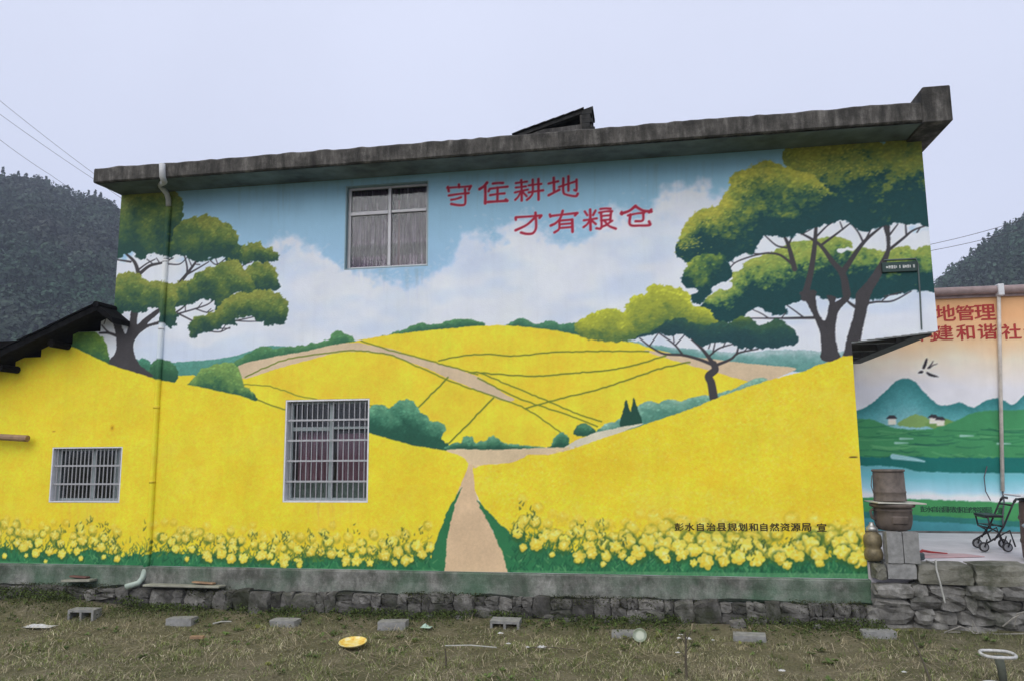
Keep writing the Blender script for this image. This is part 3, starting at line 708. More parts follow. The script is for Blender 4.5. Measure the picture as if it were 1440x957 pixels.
for right in (False, True):
    u0, u1 = (726, 1216) if right else (-60, 606)
    for dv, rl, rh, al, gap in ((-50, 7, 10, .40, 22), (-39, 8, 11, .66, 21), (-27, 8, 12, .88, 20), (-14, 9, 13, 1, 21), (-2, 8, 12, 1, 25), (8, 5, 7, 1, 40)):
        u = u0 + RNG.uniform(0, 12)
        while u < u1:
            f_ = (1.08 if u > 880 else .82) if right else .72
            if RNG.random() < (.92 if right else .84) and not (not right and 172 < u < 216):
                rows.append((dv * (1 if right else .8) + RNG.normal(0, 4), u, RNG.uniform(rl, rh) * f_, al * RNG.uniform(.8, 1)))
            u += gap * f_ * RNG.uniform(.75, 1.3)
rows.sort()
for dv, u, rad, al in rows: bloom(u, gtop(u) + dv, rad, al)
for _ in range(70):                                                    # loose sprigs above the heads
    right = RNG.random() < .35
    u = RNG.uniform(725, 1210) if right else RNG.uniform(-60, 600); v = gtop(u) - RNG.uniform(4, 48 if right else 40)
    if u > 935 and v < 756: continue
    for _ in range(RNG.integers(4, 9)):
        leafdab(u + RNG.normal(0, 3.5), v + RNG.normal(0, 4), RNG.uniform(2.5, 6), RNG.uniform(.6, 2.5), (70, 98, 44) if RNG.random() < .7 else (46, 82, 48), 0.7)
vbase = V > np.interp(U, [0, 210, 620, 1215], [790, 796, 802, 807]) - 1.5
A_ = (vbase & ((U < 617) | (U > 722)))[..., None] * 0.55
mu.img[:] = mu.img * (1 - A_) + np.array((98, 150, 104)) * A_
# the slogan, stroke by stroke
RED = np.array((158, 34, 58.)); RED_E = np.array((214, 150, 164.))
def ZT(p): return [(620 + x / 4.645, 235 + y / 4.645) for x, y in p]
SLOGAN = [
 [([(118, 116), (120, 134)], 15), ([(42, 138), (95, 134), (150, 131), (197, 127)], 13), ([(46, 132), (52, 160)], 15), ([(196, 126), (183, 150)], 15), ([(52, 188), (120, 178), (182, 172)], 14), ([(158, 146), (160, 190), (159, 238), (145, 250), (110, 250), (68, 243)], 15), ([(68, 216), (100, 210), (132, 199)], 14)],
 [([(302, 104), (280, 128), (253, 146)], 18), ([(290, 130), (291, 180), (290, 238)], 18), ([(340, 110), (375, 106), (406, 106)], 15), ([(322, 144), (380, 136), (436, 130)], 14), ([(322, 186), (370, 178), (416, 174)], 14), ([(308, 230), (370, 226), (434, 222)], 16), ([(371, 136), (369, 226)], 14), ([(318, 146), (312, 160)], 14), ([(424, 214), (434, 222)], 16)],
 [([(490, 107), (525, 102), (562, 97)], 13), ([(490, 136), (525, 132), (556, 128)], 13), ([(484, 168), (525, 158), (568, 149)], 13), ([(525, 88), (528, 150), (528, 220)], 15), ([(522, 164), (505, 196), (486, 216)], 13), ([(536, 166), (560, 192)], 13), ([(574, 122), (615, 116), (656, 112)], 13), ([(574, 168), (620, 160), (668, 154)], 14), ([(600, 84), (600, 165), (586, 195), (562, 216)], 14), ([(637, 80), (638, 215)], 15)],
 [([(704, 110), (735, 102), (766, 95)], 14), ([(737, 72), (740, 160)], 15), ([(704, 186), (740, 168), (774, 150)], 15), ([(772, 132), (830, 112), (886, 94)], 13), ([(886, 84), (886, 152), (872, 152)], 14), ([(833, 62), (833, 156)], 14), ([(800, 76), (800, 162), (820, 182), (880, 192), (894, 176)], 15)],
 [([(488, 334), (490, 346)], 14), ([(490, 330), (570, 325), (656, 318)], 14), ([(656, 320), (644, 334)], 14), ([(618, 300), (622, 360), (620, 405), (600, 434), (560, 438), (524, 430)], 15), ([(612, 334), (560, 380), (488, 415)], 15)],
 [([(712, 312), (716, 326)], 14), ([(714, 322), (800, 312), (892, 302)], 14), ([(890, 304), (876, 318)], 13), ([(796, 288), (780, 336), (750, 368), (718, 384)], 15), ([(774, 352), (772, 405), (742, 429)], 14), ([(776, 352), (858, 345)], 13), ([(858, 345), (860, 424)], 16), ([(776, 376), (858, 369)], 12), ([(776, 400), (858, 393)], 12)],
 [([(934, 350), (975, 344), (1018, 337)], 13), ([(975, 280), (978, 412)], 15), ([(940, 292), (956, 316)], 13), ([(1010, 286), (994, 316)], 13), ([(972, 350), (955, 376), (932, 394)], 13), ([(984, 350), (1012, 374)], 13), ([(1042, 276), (1075, 272), (1108, 274)], 13), ([(1034, 300), (1075, 292), (1118, 290)], 13), ([(1112, 290), (1106, 350)], 13), ([(1046, 322), (1108, 316)], 11), ([(1046, 350), (1108, 344)], 11), ([(1046, 298), (1048, 396), (1016, 402)], 14), ([(1048, 394), (1086, 378)], 12), ([(1066, 350), (1098, 386), (1142, 404)], 14), ([(1120, 352), (1096, 368)], 11)],
 [([(1272, 256), (1230, 288), (1178, 306)], 17), ([(1180, 296), (1182, 310)], 14), ([(1270, 258), (1320, 286), (1374, 292)], 17), ([(1374, 280), (1360, 298)], 14), ([(1222, 318), (1275, 306), (1328, 300)], 13), ([(1322, 302), (1318, 350), (1272, 356)], 14), ([(1238, 312), (1236, 378), (1300, 384), (1364, 380), (1360, 358)], 15)]]
for i, ch in enumerate(SLOGAN):
    for p, w in ch: mu.stroke(ZT(p), (w + 8) / 4.645, (w + 8) / 4.645, RED_E, None, 0.55)
    for p, w in ch:
        n_ = max(3, len(p)); mu.stroke(ZT(p), 0, 0, RED, L_CH + i, 1.0, taper=[w * 1.12 / 4.645, w * .9 / 4.645, w * 1.15 / 4.645])
# smears and repair patches on the yellow
for u, v, rx, ry, c, a in ((158, 601, 9, 11, (196, 158, 24), .5), (158, 601, 4, 5, (150, 116, 20), .6), (76, 606, 7, 2, (150, 110, 30), .6), (1200, 642, 11, 2, (60, 50, 24), .9)):
    cc, rr = P1(u, v); mu.stamp(cc, rr, rx * mu.k * .5, ry * mu.k * .5, 0, c, a)
for _ in range(60):
    u = RNG.uniform(230, 400) if RNG.random() < .6 else RNG.uniform(0, 230); v = RNG.uniform(590, 730); cc, rr = P1(u, v)
    mu.stamp(cc, rr, RNG.uniform(4, 22), RNG.uniform(2, 7), RNG.uniform(-.4, .4), YEL * RNG.choice([.93, 1.04]), 0.3)

# grime that has run down from the eave and the sills
for u0, u1, v0, n_, Lm in ((250, 1290, None, 90, 60), (490, 600, 380, 14, 50), (402, 516, 708, 22, 50), (72, 168, 708, 16, 40)):
    for _ in range(n_):
        u = RNG.uniform(u0, u1); v = v0 if v0 else 268 - (u - 250) * 0.052; Ls = RNG.uniform(12, Lm)
        mu.stroke([(u, v), (u + RNG.uniform(-1, 1), v + Ls * .5), (u + RNG.uniform(-1, 1), v + Ls)], RNG.uniform(2.5, 7), .6, (112, 116, 106), None, RNG.uniform(.02, .075))

# ------------------------------------------------------------------ ground, hills
def gh(x, y):
    x = np.asarray(x, float); y = np.asarray(y, float)
    h = 0.75 * sstep((-3.2 - y) / 8.0) + 0.07 * sstep((y + 1.0) / 0.6) * (y < 6)
    h = h + 0.055 * (fbm(x * 0.9 + 40, y * 0.9 + 40, 3) - .5) + 0.03 * (fbm(x * 4 + 10, y * 4 + 60, 2) - .5)
    h = h + 0.10 * sstep((-7.6 - x) / 1.2) * sstep((y + 1.0) / 0.5) * (y < 6)
    return h
M_SOIL, t, b = newmat('meadow_soil')
v = coord(t)
c = ramp(t, noise(t, v, 1.2, 8, 0.7), [(0.3, (0.10, 0.104, 0.048)), (0.5, (0.185, 0.17, 0.10)), (0.7, (0.265, 0.23, 0.158))])
c = mixc(t, 1.0, c, ramp(t, noise(t, v, 30, 5, 0.7), [(0.3, g3(0.5)), (0.7, g3(1.15))]), 'MULTIPLY')
t.links.new(c, b.inputs['Base Color']); b.inputs['Roughness'].default_value = 0.95; b.inputs['Specular IOR Level'].default_value = 0.1
bump(t, b, noise(t, v, 35, 6, 0.7), 0.8, 0.03)
gxs = np.unique(np.r_[np.linspace(-620, -40, 14), np.linspace(-40, -14, 14), np.arange(-14, 10.01, 0.14), np.linspace(10, 40, 16), np.linspace(40, 620, 14)])
gys = np.unique(np.r_[np.linspace(-600, -30, 12), np.linspace(-30, -8.2, 18), np.arange(-8.2, 0.5, 0.12), np.linspace(0.5, 30, 14), np.linspace(30, 620, 16)])
GX, GY = np.meshgrid(gxs, gys)
GZ = gh(GX, GY)
idx = np.arange(GX.size).reshape(GX.shape)
Q = np.stack([idx[:-1, :-1], idx[:-1, 1:], idx[1:, 1:], idx[1:, :-1]], -1).reshape(-1, 4)
ground = np_mesh('ground', np.stack([GX, GY, GZ], -1).reshape(-1, 3), Q, M_SOIL, smooth=True)
tag(ground, 'brown and green rough meadow ground in front of the wall', kind='structure')

def ridge_px(u):   # skyline of the hills as seen in the photo
    return np.interp(u, [-700, -250, 0, 30, 60, 100, 128, 150, 168, 230, 400, 1180, 1300, 1325, 1350, 1380, 1410, 1440, 1550, 1800],
                     [155, 212, 252, 256, 266, 277, 279, 300, 316, 370, 520, 520, 425, 404, 386, 366, 344, 322, 258, 222])
AZ = np.linspace(-0.95, 0.62, 150)
us = 720 + F_PX * np.tan(AZ - YAW)
def hill_h(az, r):
    u = 720 + F_PX * np.tan(np.clip(az - YAW, -1.2, 1.2))
    d = ray(u, ridge_px(u)); el = d[..., 2] / np.hypot(d[..., 0], d[..., 1])
    R0 = np.where(u < 700, 330.0, 300.0)
    top = el * R0 - 3.5
    t = (r - 130) / (R0 - 130)
    prof = np.where(t < 1, sstep(np.clip(t, 0, 1)) * .35 + np.clip(t, 0, 1) * .65, 1 - 0.25 * sstep((t - 1) * 1.3))
    return EYE[2] + top * prof - 2.6 * (1 - np.clip(t, 0, 1)) + 5 * (fbm(az * 30, r / 30, 3) - .5) * np.clip(t * 3, 0, 1)
RR = np.linspace(128, 470, 46)
A2, R2 = np.meshgrid(AZ, RR)
HX = EYE[0] + np.sin(A2) * R2; HY = EYE[1] + np.cos(A2) * R2; HZ = hill_h(A2, R2)
idx = np.arange(A2.size).reshape(A2.shape)
Q = np.stack([idx[:-1, :-1], idx[:-1, 1:], idx[1:, 1:], idx[1:, :-1]], -1).reshape(-1, 4)
M_HILL = simple('hill_floor', (0.028, 0.034, 0.024), 0.95, var=0.4, vscale=0.08, bstr=0)
hill = np_mesh('hill', np.stack([HX, HY, HZ], -1).reshape(-1, 3), Q, M_HILL, smooth=True)
tag(hill, 'steep valley side behind the houses', kind='structure')
def forest(name, label, u0, u1, n):
    az = np.arctan((RNG.uniform(u0, u1, n) - 720) / F_PX) + YAW
    r = 150 + 215 * RNG.random(n) ** 0.8
    x = EYE[0] + np.sin(az) * r; y = EYE[1] + np.cos(az) * r; z = hill_h(az, r)
    con = RNG.random(n) < 0.14
    Hh = np.where(con, RNG.uniform(4.5, 8.0, n), RNG.uniform(3.2, 6.0, n)); Rr = np.where(con, RNG.uniform(1.0, 1.6, n), RNG.uniform(1.6, 2.8, n))
    K = 44
    hue = fbm(x / 26, y / 26, 3)
    tone = RNG.uniform(.5, 1.7, n)
    base = np.stack([0.020 + 0.020 * hue, 0.042 + 0.014 * (1 - hue), 0.031 + 0.004 * hue], 1) * tone[:, None]
    th = RNG.uniform(0, 6.283, (n, K)); hh = RNG.random((n, K)) ** .8
    wid = np.where(con[:, None], (1 - hh) * 1.0 + .08, np.sqrt(np.clip(1 - (2 * hh - 1) ** 2, 0, 1)) * .9 + .12)
    lump = .75 + .5 * vn(np.cos(th) * 1.3 + np.arange(n)[:, None] * 7.1, np.sin(th) * 1.3 + hh * 3)
    rad = Rr[:, None] * wid * lump
    C = np.stack([x[:, None] + np.cos(th) * rad, y[:, None] + np.sin(th) * rad, z[:, None] + Hh[:, None] * (0.12 + 0.88 * hh)], -1).reshape(-1, 3)
    m = len(C); s = RNG.uniform(.32, .72, m)
    nr = np.stack([np.cos(th), np.sin(th), (hh - .45) * 2.2], -1).reshape(-1, 3) + RNG.normal(0, .45, (m, 3))
    nr /= np.linalg.norm(nr, axis=1)[:, None]
    a = np.cross(nr, RNG.normal(size=(m, 3))); a /= np.linalg.norm(a, axis=1)[:, None]; b_ = np.cross(nr, a)
    V = np.stack([C - a * s[:, None], C + b_ * s[:, None] * .75, C + a * s[:, None], C - b_ * s[:, None] * .75], 1).reshape(-1, 3)
    col = np.repeat(np.repeat(base, K, 0) * RNG.uniform(.75, 1.25, m)[:, None], 4, 0)
    o = np_mesh(name, V, np.arange(m * 4).reshape(-1, 4), M_LEAF, col=col)
    return tag(o, label, 'forest', kind='stuff')
forest('forest', 'dark mixed wood on the steep slope beside the tall house', -330, 260, 3300)
forest('forest', 'dark wood on the slope above the neighbouring house', 1240, 1800, 2700)

# ------------------------------------------------------------------ grass, weeds
def blades(name, label, x, y, h, w, lean, cols, mat=M_GRASS):
    n = len(x); z = gh(x, y) - 0.004
    th = RNG.uniform(0, 6.283, n); ph = RNG.uniform(0, 6.283, n)
    dx, dy = np.cos(th) * w, np.sin(th) * w
    lx, ly = np.cos(ph) * lean * h, np.sin(ph) * lean * h
    B0 = np.stack([x - dx, y - dy, z], 1); B1 = np.stack([x + dx, y + dy, z], 1)
    hz = h * np.sqrt(np.clip(1 - (lean * .8) ** 2, 0.05, 1))
    M0 = np.stack([x - dx * .8 + lx * .35, y - dy * .8 + ly * .35, z + hz * .62], 1); M1 = np.stack([x + dx * .8 + lx * .35, y + dy * .8 + ly * .35, z + hz * .62], 1)
    T = np.stack([x + lx, y + ly, z + hz], 1)
    V = np.stack([B0, B1, M1, M0, T], 1).reshape(-1, 3)
    i = np.arange(n)[:, None] * 5
    Q = np.concatenate([i + [0, 1, 2], i + [0, 2, 3], i + [3, 2, 4]])
    o = np_mesh(name, V, Q, mat, col=np.repeat(cols, 5, 0))
    return tag(o, label, 'grass', kind='stuff')
def patch(x, y, sc, off): return fbm(x * sc + off, y * sc + off, 3)
n = 205000
gx_ = RNG.uniform(-12.5, 8.5, n)
gy_ = np.where(RNG.random(n) < .82, RNG.uniform(-3.9, -0.35, n), RNG.uniform(-8.5, -3.9, n))
bare = patch(gx_, gy_, 1.5, 140.)                       # worn, muddy places
keep = ~((gx_ > 2.7) & (gy_ > -0.30)) & (RNG.random(n) < np.clip(.55 + (bare - .36) * 6, .40, 1))
gx_, gy_ = gx_[keep], gy_[keep]; n = len(gx_)
p1 = patch(gx_, gy_, .7, 3.); p2 = patch(gx_, gy_, 3.4, 50.)
gr = sstep((p1 - .36) * 4.5 + (p2 - .5) * 2.0)
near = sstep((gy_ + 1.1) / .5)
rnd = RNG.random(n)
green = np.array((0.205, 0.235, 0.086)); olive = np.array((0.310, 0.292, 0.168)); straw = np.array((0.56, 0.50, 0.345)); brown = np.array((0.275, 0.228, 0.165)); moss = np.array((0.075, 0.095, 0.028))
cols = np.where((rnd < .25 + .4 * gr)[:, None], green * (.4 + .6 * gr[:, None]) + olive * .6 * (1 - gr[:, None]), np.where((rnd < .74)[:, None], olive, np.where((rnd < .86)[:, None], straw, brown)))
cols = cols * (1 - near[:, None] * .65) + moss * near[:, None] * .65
cols = cols * RNG.uniform(.55, 1.3, n)[:, None] * (0.45 + 1.0 * p2)[:, None]
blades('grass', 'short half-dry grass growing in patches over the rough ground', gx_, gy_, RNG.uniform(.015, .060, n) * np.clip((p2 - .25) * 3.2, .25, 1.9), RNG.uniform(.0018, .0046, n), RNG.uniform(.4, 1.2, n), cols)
# taller tufts
nt_ = 520
tx = RNG.uniform(-12, 8, nt_); ty = RNG.uniform(-4.4, -.45, nt_); k_ = ~((tx > 2.6) & (ty > -.45)); tx, ty = tx[k_], ty[k_]
bx_ = np.repeat(tx, 16) + RNG.normal(0, .022, len(tx) * 16); by_ = np.repeat(ty, 16) + RNG.normal(0, .022, len(tx) * 16); m_ = len(bx_)
tc_ = np.repeat(np.where((RNG.random(len(tx)) < .55)[:, None], np.array((.17, .205, .07)), np.array((.40, .35, .22))) * RNG.uniform(.6, 1.2, len(tx))[:, None], 16, 0) * RNG.uniform(.7, 1.25, m_)[:, None]
blades('grass_tufts', 'scattered taller tufts of green and dry grass', bx_, by_, RNG.uniform(.04, .105, m_), RNG.uniform(.002, .0042, m_), RNG.uniform(.3, 1.1, m_), tc_)
# broad-leaved rosettes
nr_ = 900
rx = RNG.uniform(-12, 8, nr_); ry = RNG.uniform(-4.2, -.45, nr_); k_ = (patch(rx, ry, 1.0, 200.) > .5) & ~((rx > 2.7) & (ry > -.4)); rx, ry = rx[k_], ry[k_]
Vr, Cr = [], []
for x_, y_ in zip(rx, ry):
    z_ = float(gh(x_, y_)); sz_ = RNG.uniform(.025, .07); c_ = np.array((.085, .125, .035)) * RNG.uniform(.6, 1.5) * (np.array((1.5, 1.1, 1)) if RNG.random() < .25 else 1)
    for j in range(RNG.integers(5, 10)):
        a_ = RNG.uniform(0, 6.283); l_ = sz_ * RNG.uniform(.7, 1.3); w_ = l_ * .26; up_ = RNG.uniform(.1, .7) * l_
        dx_, dy_ = math.cos(a_), math.sin(a_)
        Vr += [(x_, y_, z_ + .012), (x_ + dx_ * l_ * .55 - dy_ * w_, y_ + dy_ * l_ * .55 + dx_ * w_, z_ + .015 + up_), (x_ + dx_ * l_, y_ + dy_ * l_, z_ + .012 + up_ * .7), (x_ + dx_ * l_ * .55 + dy_ * w_, y_ + dy_ * l_ * .55 - dx_ * w_, z_ + .015 + up_)]
        Cr += [c_ * RNG.uniform(.8, 1.2)] * 4
tag(np_mesh('ground_weeds', np.array(Vr), np.arange(len(Vr)).reshape(-1, 4), M_LEAF, col=np.array(Cr)), 'low broad-leaved weeds scattered in the grass', 'weeds', kind='stuff')
# flattened straw
n = 6500
sx = RNG.uniform(-12, 8, n); sy = RNG.uniform(-4.5, -.6, n)
k_ = (patch(sx, sy, 1.1, 90.) + RNG.normal(0, .08, n)) > .5
sx, sy = sx[k_], sy[k_]; n = len(sx)
an = RNG.uniform(0, 3.14, n); L = RNG.uniform(.06, .24, n) * .5; w_ = RNG.uniform(.0018, .004, n)
z0 = gh(sx, sy) + RNG.uniform(.02, .06, n); tl = RNG.normal(0, .02, n)
ca, sa = np.cos(an), np.sin(an)
V = np.stack([np.stack([sx - ca * L - sa * w_, sy - sa * L + ca * w_, z0 - tl], 1), np.stack([sx - ca * L + sa * w_, sy - sa * L - ca * w_, z0 - tl], 1),
              np.stack([sx + ca * L + sa * w_, sy + sa * L - ca * w_, z0 + tl + .006], 1), np.stack([sx + ca * L - sa * w_, sy + sa * L + ca * w_, z0 + tl + .006], 1)], 1).reshape(-1, 3)
tag(np_mesh('straw', V, np.arange(n * 4).reshape(-1, 4), M_GRASS, col=np.repeat(np.array((.34, .29, .19)) * RNG.uniform(.5, 1.2, n)[:, None], 4, 0)), 'loose pale straw lying flat on the grass', 'straw', kind='stuff')
# weeds along the foot of the wall
n = 26000
wx = RNG.uniform(-12.3, 2.9, n); wy = -0.22 - np.abs(RNG.normal(0, .24, n))
k_ = (fbm(wx * 1.4 + 5, wy * 1.4, 3) + RNG.normal(0, .06, n)) > .46
wx, wy = wx[k_], wy[k_]; n = len(wx)
wz = gh(wx, wy) + RNG.uniform(0, .10, n) * (0.4 + fbm(wx * 3, wy * 3, 2)) * (1 + .8 * (wx < -7.4))
a = RNG.normal(size=(n, 3)); a /= np.linalg.norm(a, axis=1)[:, None]; b_ = np.cross(a, RNG.normal(size=(n, 3))); b_ /= np.linalg.norm(b_, axis=1)[:, None]
C = np.stack([wx, wy, wz], 1); s = RNG.uniform(.008, .020, n)[:, None]
V = np.stack([C - a * s, C + b_ * s * .6, C + a * s, C - b_ * s * .6], 1).reshape(-1, 3)
tag(np_mesh('weeds', V, np.arange(n * 4).reshape(-1, 4), M_LEAF, col=np.repeat(np.array((.055, .078, .020)) * RNG.uniform(.4, 1.6, n)[:, None] * np.where(RNG.random(n) < .12, 1.6, 1)[:, None], 4, 0)), 'low mossy weeds along the foot of the stone plinth', 'weeds', kind='stuff')

# moss and small plants on the ledge of the plinth
n = 15000
wx = RNG.uniform(-12.3, 2.75, n); wy = RNG.uniform(-.25, -.075, n)
k_ = (fbm(wx * 1.1 + 25, wx * 0 + 3, 3) + RNG.normal(0, .05, n)) > .50
wx, wy = wx[k_], wy[k_]; n = len(wx)
C = np.stack([wx, wy, .325 + RNG.uniform(-.05, .05, n) - (wy < -.2) * RNG.uniform(0, .08, n)], 1); s = RNG.uniform(.006, .015, n)[:, None]
a = RNG.normal(size=(n, 3)); a /= np.linalg.norm(a, axis=1)[:, None]; b_ = np.cross(a, RNG.normal(size=(n, 3))); b_ /= np.linalg.norm(b_, axis=1)[:, None]
V = np.stack([C - a * s, C + b_ * s * .6, C + a * s, C - b_ * s * .6], 1).reshape(-1, 3)
tag(np_mesh('ledge_moss', V, np.arange(n * 4).reshape(-1, 4), M_LEAF, col=np.repeat(np.array((.048, .055, .022)) * RNG.uniform(.35, 1.6, n)[:, None], 4, 0)), 'dark moss growing along the ledge of the stone plinth', 'moss', kind='stuff')

# ------------------------------------------------------------------ the painted house
HOLES = [(-4.49, -3.155, 5.11, 6.45), (-5.38, -4.045, 1.595, 3.12), (-9.345, -8.10, 1.58, 2.445)]
STEPS = [(XZ(x, 500)[0], XZ(30, y)[1]) for x, y in ((23, 519), (58, 503), (101, 487), (139, 470), (158, 438))]   # right end, top of each step
STEPS[-1] = (WL_X, STEPS[-1][1])
def z_over(X): return 3.76 + (X - WR_X) * 0.10
def wall_in(X, Z):
    m = (X > WL_X) & (X < WR_X) & (Z > 0) & (Z < Z_TOP)
    m |= (X >= WR_X) & (X < WO_X) & (Z > z_over(X)) & (Z < Z_TOP)
    top = np.full(np.shape(X), STEPS[-1][1])
    for xr, zt in STEPS[::-1]: top = np.where(X < xr, zt, top)
    m |= (X <= WL_X) & (X > -12.6) & (Z > 0) & (Z < top)
    for a_, b1, c1, d1 in HOLES: m &= ~((X > a_) & (X < b1) & (Z > c1) & (Z < d1))
    return m
house = thing('painted_house', (-2.8, 0, 0), 'tall house wall painted with yellow flower fields, green trees and red lettering', 'house')
def cellwall(mb, xs, zs, test, y0, y1):
    xs = sorted(set(xs)); zs = sorted(set(zs))
    for i in range(len(xs) - 1):
        run = None
        for j in range(len(zs) - 1):
            ok = bool(test(np.array((xs[i] + xs[i + 1]) / 2), np.array((zs[j] + zs[j + 1]) / 2)))
            if ok: run = (run[0], zs[j + 1]) if run else (zs[j], zs[j + 1])
            if run and (not ok or j == len(zs) - 2):
                mb.box(xs[i], xs[i + 1], y0, y1, run[0], run[1]); run = None
mb = MB()
xs = [-12.6, WL_X, WR_X] + [h for q in HOLES for h in q[:2]] + [p[0] for p in STEPS]
zs = [0, Z_TOP] + [h for q in HOLES for h in q[2:]] + [p[1] for p in STEPS]
cellwall(mb, xs, zs, wall_in, 0, .24)
mb.prism([(WR_X, z_over(WR_X)), (WO_X, z_over(WO_X)), (WO_X, Z_TOP), (WR_X, Z_TOP)], 0, .22)
mb.box(WR_X - .24, WR_X, .24, 8.8, 0, 6.57); mb.box(WL_X, WL_X + .24, .24, 8.8, 0, 6.57); mb.box(-12.6, WR_X, 8.8, 9.0, 0, 6.57)
mb.box(WL_X + .24, WR_X - .24, .26, 8.8, 3.45, 3.6)
mb.box(WO_X - .22, WO_X, .22, 3.8, 4.12, 6.57)
wall = mb.build('wall', M_WALL, house)
# cantilevered floor at the right
mb = MB().box(WR_X, WO_X - .22, .22, 3.8, 3.98, 4.10).box(WO_X - .22, WO_X, .22, 3.8, 3.84, 4.115)
for k in range(3): mb.box(WR_X, WO_X - .22, 1.0 + k * .95, 1.14 + k * .95, 3.86, 3.98)
mb.build('balcony_floor', M_DARKSLAB, house)
mural = bpy.data.objects.new('mural', None); mural.empty_display_size = .1
link(mural, house, (-2.8, -0.004, .64)); mural['label'] = 'mural of rapeseed fields and trees under a pale blue sky'
NAMES = {L_SKY: 'painted_sky', L_HILL: 'painted_treeline', L_FIELD: 'painted_field', L_PATH: 'painted_path', L_BUSH: 'painted_bushes', L_TL: 'painted_tree', L_TB: 'painted_tree', L_TS: 'painted_tree', L_FLOW: 'painted_flower_border'}
for i in range(8): NAMES[L_CH + i] = 'painted_character'
NAMES.update(AUTO)
mu.to_meshes(mural, wall_in, NAMES, M_PAINT, 0.004, {L_TL: 'painted dark-trunked tree with layered round crowns', L_TB: 'largest painted tree with two forked trunks and wide crown', L_TS: 'small painted tree with a crooked trunk and bright lime crown', L_FLOW: 'band of painted yellow flower heads and green leaves', L_PATH: 'painted sandy paths', L_SKY: 'painted pale blue sky with white cloud'})

def text_mesh(name, body, size, px, py, Y, mat, parent, bold=0.0, wide=1.0):
    cu = bpy.data.curves.new(name, 'FONT'); cu.body = body; cu.size = 1.0; cu.align_x = 'CENTER'; cu.align_y = 'CENTER'; cu.extrude = 0.001
    tmp = bpy.data.objects.new('tmp', cu); COL.objects.link(tmp)
    dg = bpy.context.evaluated_depsgraph_get(); me = bpy.data.meshes.new_from_object(tmp.evaluated_get(dg))
    bpy.data.objects.remove(tmp)
    co = np.empty(len(me.vertices) * 3, np.float32); me.vertices.foreach_get('co', co); co = co.reshape(-1, 3)
    lo, hi = co.min(0), co.max(0); mid = (lo + hi) / 2; sc = size / max(hi[1] - lo[1], 1e-5)
    if bold:      # heavier strokes: the glyph laid three times, a hair apart
        bm = bmesh.new(); bm.from_mesh(me); n0 = len(bm.verts); g0 = bm.verts[:] + bm.edges[:] + bm.faces[:]
        for dx_, dz_, k_ in ((bold, bold * .6, 1), (-bold, -bold * .6, 2)):
            d_ = bmesh.ops.duplicate(bm, geom=g0)
            bmesh.ops.translate(bm, verts=[e for e in d_['geom'] if isinstance(e, bmesh.types.BMVert)], vec=(dx_, dz_, .004 * k_))
        bm.to_mesh(me); bm.free()
        co = np.empty(len(me.vertices) * 3, np.float32); me.vertices.foreach_get('co', co); co = co.reshape(-1, 3)
    new = np.stack([(co[:, 0] - mid[0]) * sc * wide, -(co[:, 2]) * sc * 0.8, (co[:, 1] - mid[1]) * sc], 1)
    me.vertices.foreach_set('co', new.ravel()); me.update(); me.name = name
    me.materials.clear(); me.materials.append(mat)
    p = on_y(px, py, Y)
    return link(bpy.data.objects.new(name, me), parent, tuple(p))
M_INK = simple('dark_lettering_paint', (0.045, 0.032, 0.008), 0.7, var=0.2, bstr=0)
M_REDINK = simple('red_lettering_paint', (0.42, 0.035, 0.03), 0.6, var=0.12, bstr=0)
sig = '彭水自治县规划和自然资源局'
for i, ch in enumerate(sig):
    text_mesh('lettering', ch, 0.105, 955 + i * 14.9, 740.2 + i * .02, -0.0075, M_INK, mural, 0.030, 1.14)
text_mesh('lettering', '宣', 0.105, 1155.5, 740.8, -0.0075, M_INK, mural, 0.030, 1.15)

# roof slab with fascia
ROOF_Y = -0.65
nx = 240; X_ = np.linspace(WL_X - .012, 4.05, nx)
prof = [(0.35, 6.572), (-.40, 6.566), (ROOF_Y + .02, 6.552), (ROOF_Y, 6.568), (ROOF_Y, 6.66), (ROOF_Y, 6.765), (ROOF_Y + .02, 6.79), (ROOF_Y + .13, 6.795), (ROOF_Y + .15, 6.69), (9.3, 6.69), (9.3, 6.572)]
V = []; m_ = len(prof)
for i, x in enumerate(X_):
    dz = 0.03 * (fbm(np.array(x * 1.7), np.array(.3), 5) - .5) + .02 * (vn(np.array(x * 9.), np.array(2.)) - .5) + 0.045 * (x - WL_X) / 12.4
    dy = 0.02 * (fbm(np.array(x * 2.), np.array(7.), 3) - .5)
    for j, (y, z) in enumerate(prof):
        V.append((x, y + (dy if 2 <= j <= 7 else 0), z + (dz if 5 <= j <= 7 else dz * .3 if 2 <= j <= 4 else 0)))
Fc = [(i * m_ + j, i * m_ + (j + 1) % m_, (i + 1) * m_ + (j + 1) % m_, (i + 1) * m_ + j) for i in range(nx - 1) for j in range(m_)] + [tuple(range(m_))[::-1], tuple((nx - 1) * m_ + j for j in range(m_))]
roof = mesh_obj('roof_slab', V, Fc, M_FASCIA, house)
MB().prism([(-.60, 6.547), (-.40, 6.556), (-.007, 6.560), (-.007, 6.563), (-.40, 6.5605), (-.60, 6.5495)], WL_X, WO_X - .01, 0).build('soffit', simple('dark_teal_soffit', (.115, .150, .145), .85, var=.45, vscale=2.2, bstr=.3, bscale=12), roof)  # thin sheet in mottled dark teal
x0u = XZ(1296, 145, ROOF_Y - .02)[0]; x1u = XZ(1338, 140, ROOF_Y - .02)[0]
MB().prism([(x0u, 6.53), (x1u, 6.53), (x1u, XZ(1338, 120, ROOF_Y)[1]), (x0u + .03, XZ(1300, 123, ROOF_Y)[1]), (x0u, XZ(1296, 128, ROOF_Y)[1])], ROOF_Y - .02, 8.9).build('parapet_end', M_FASCIA, roof, bevel=.012)

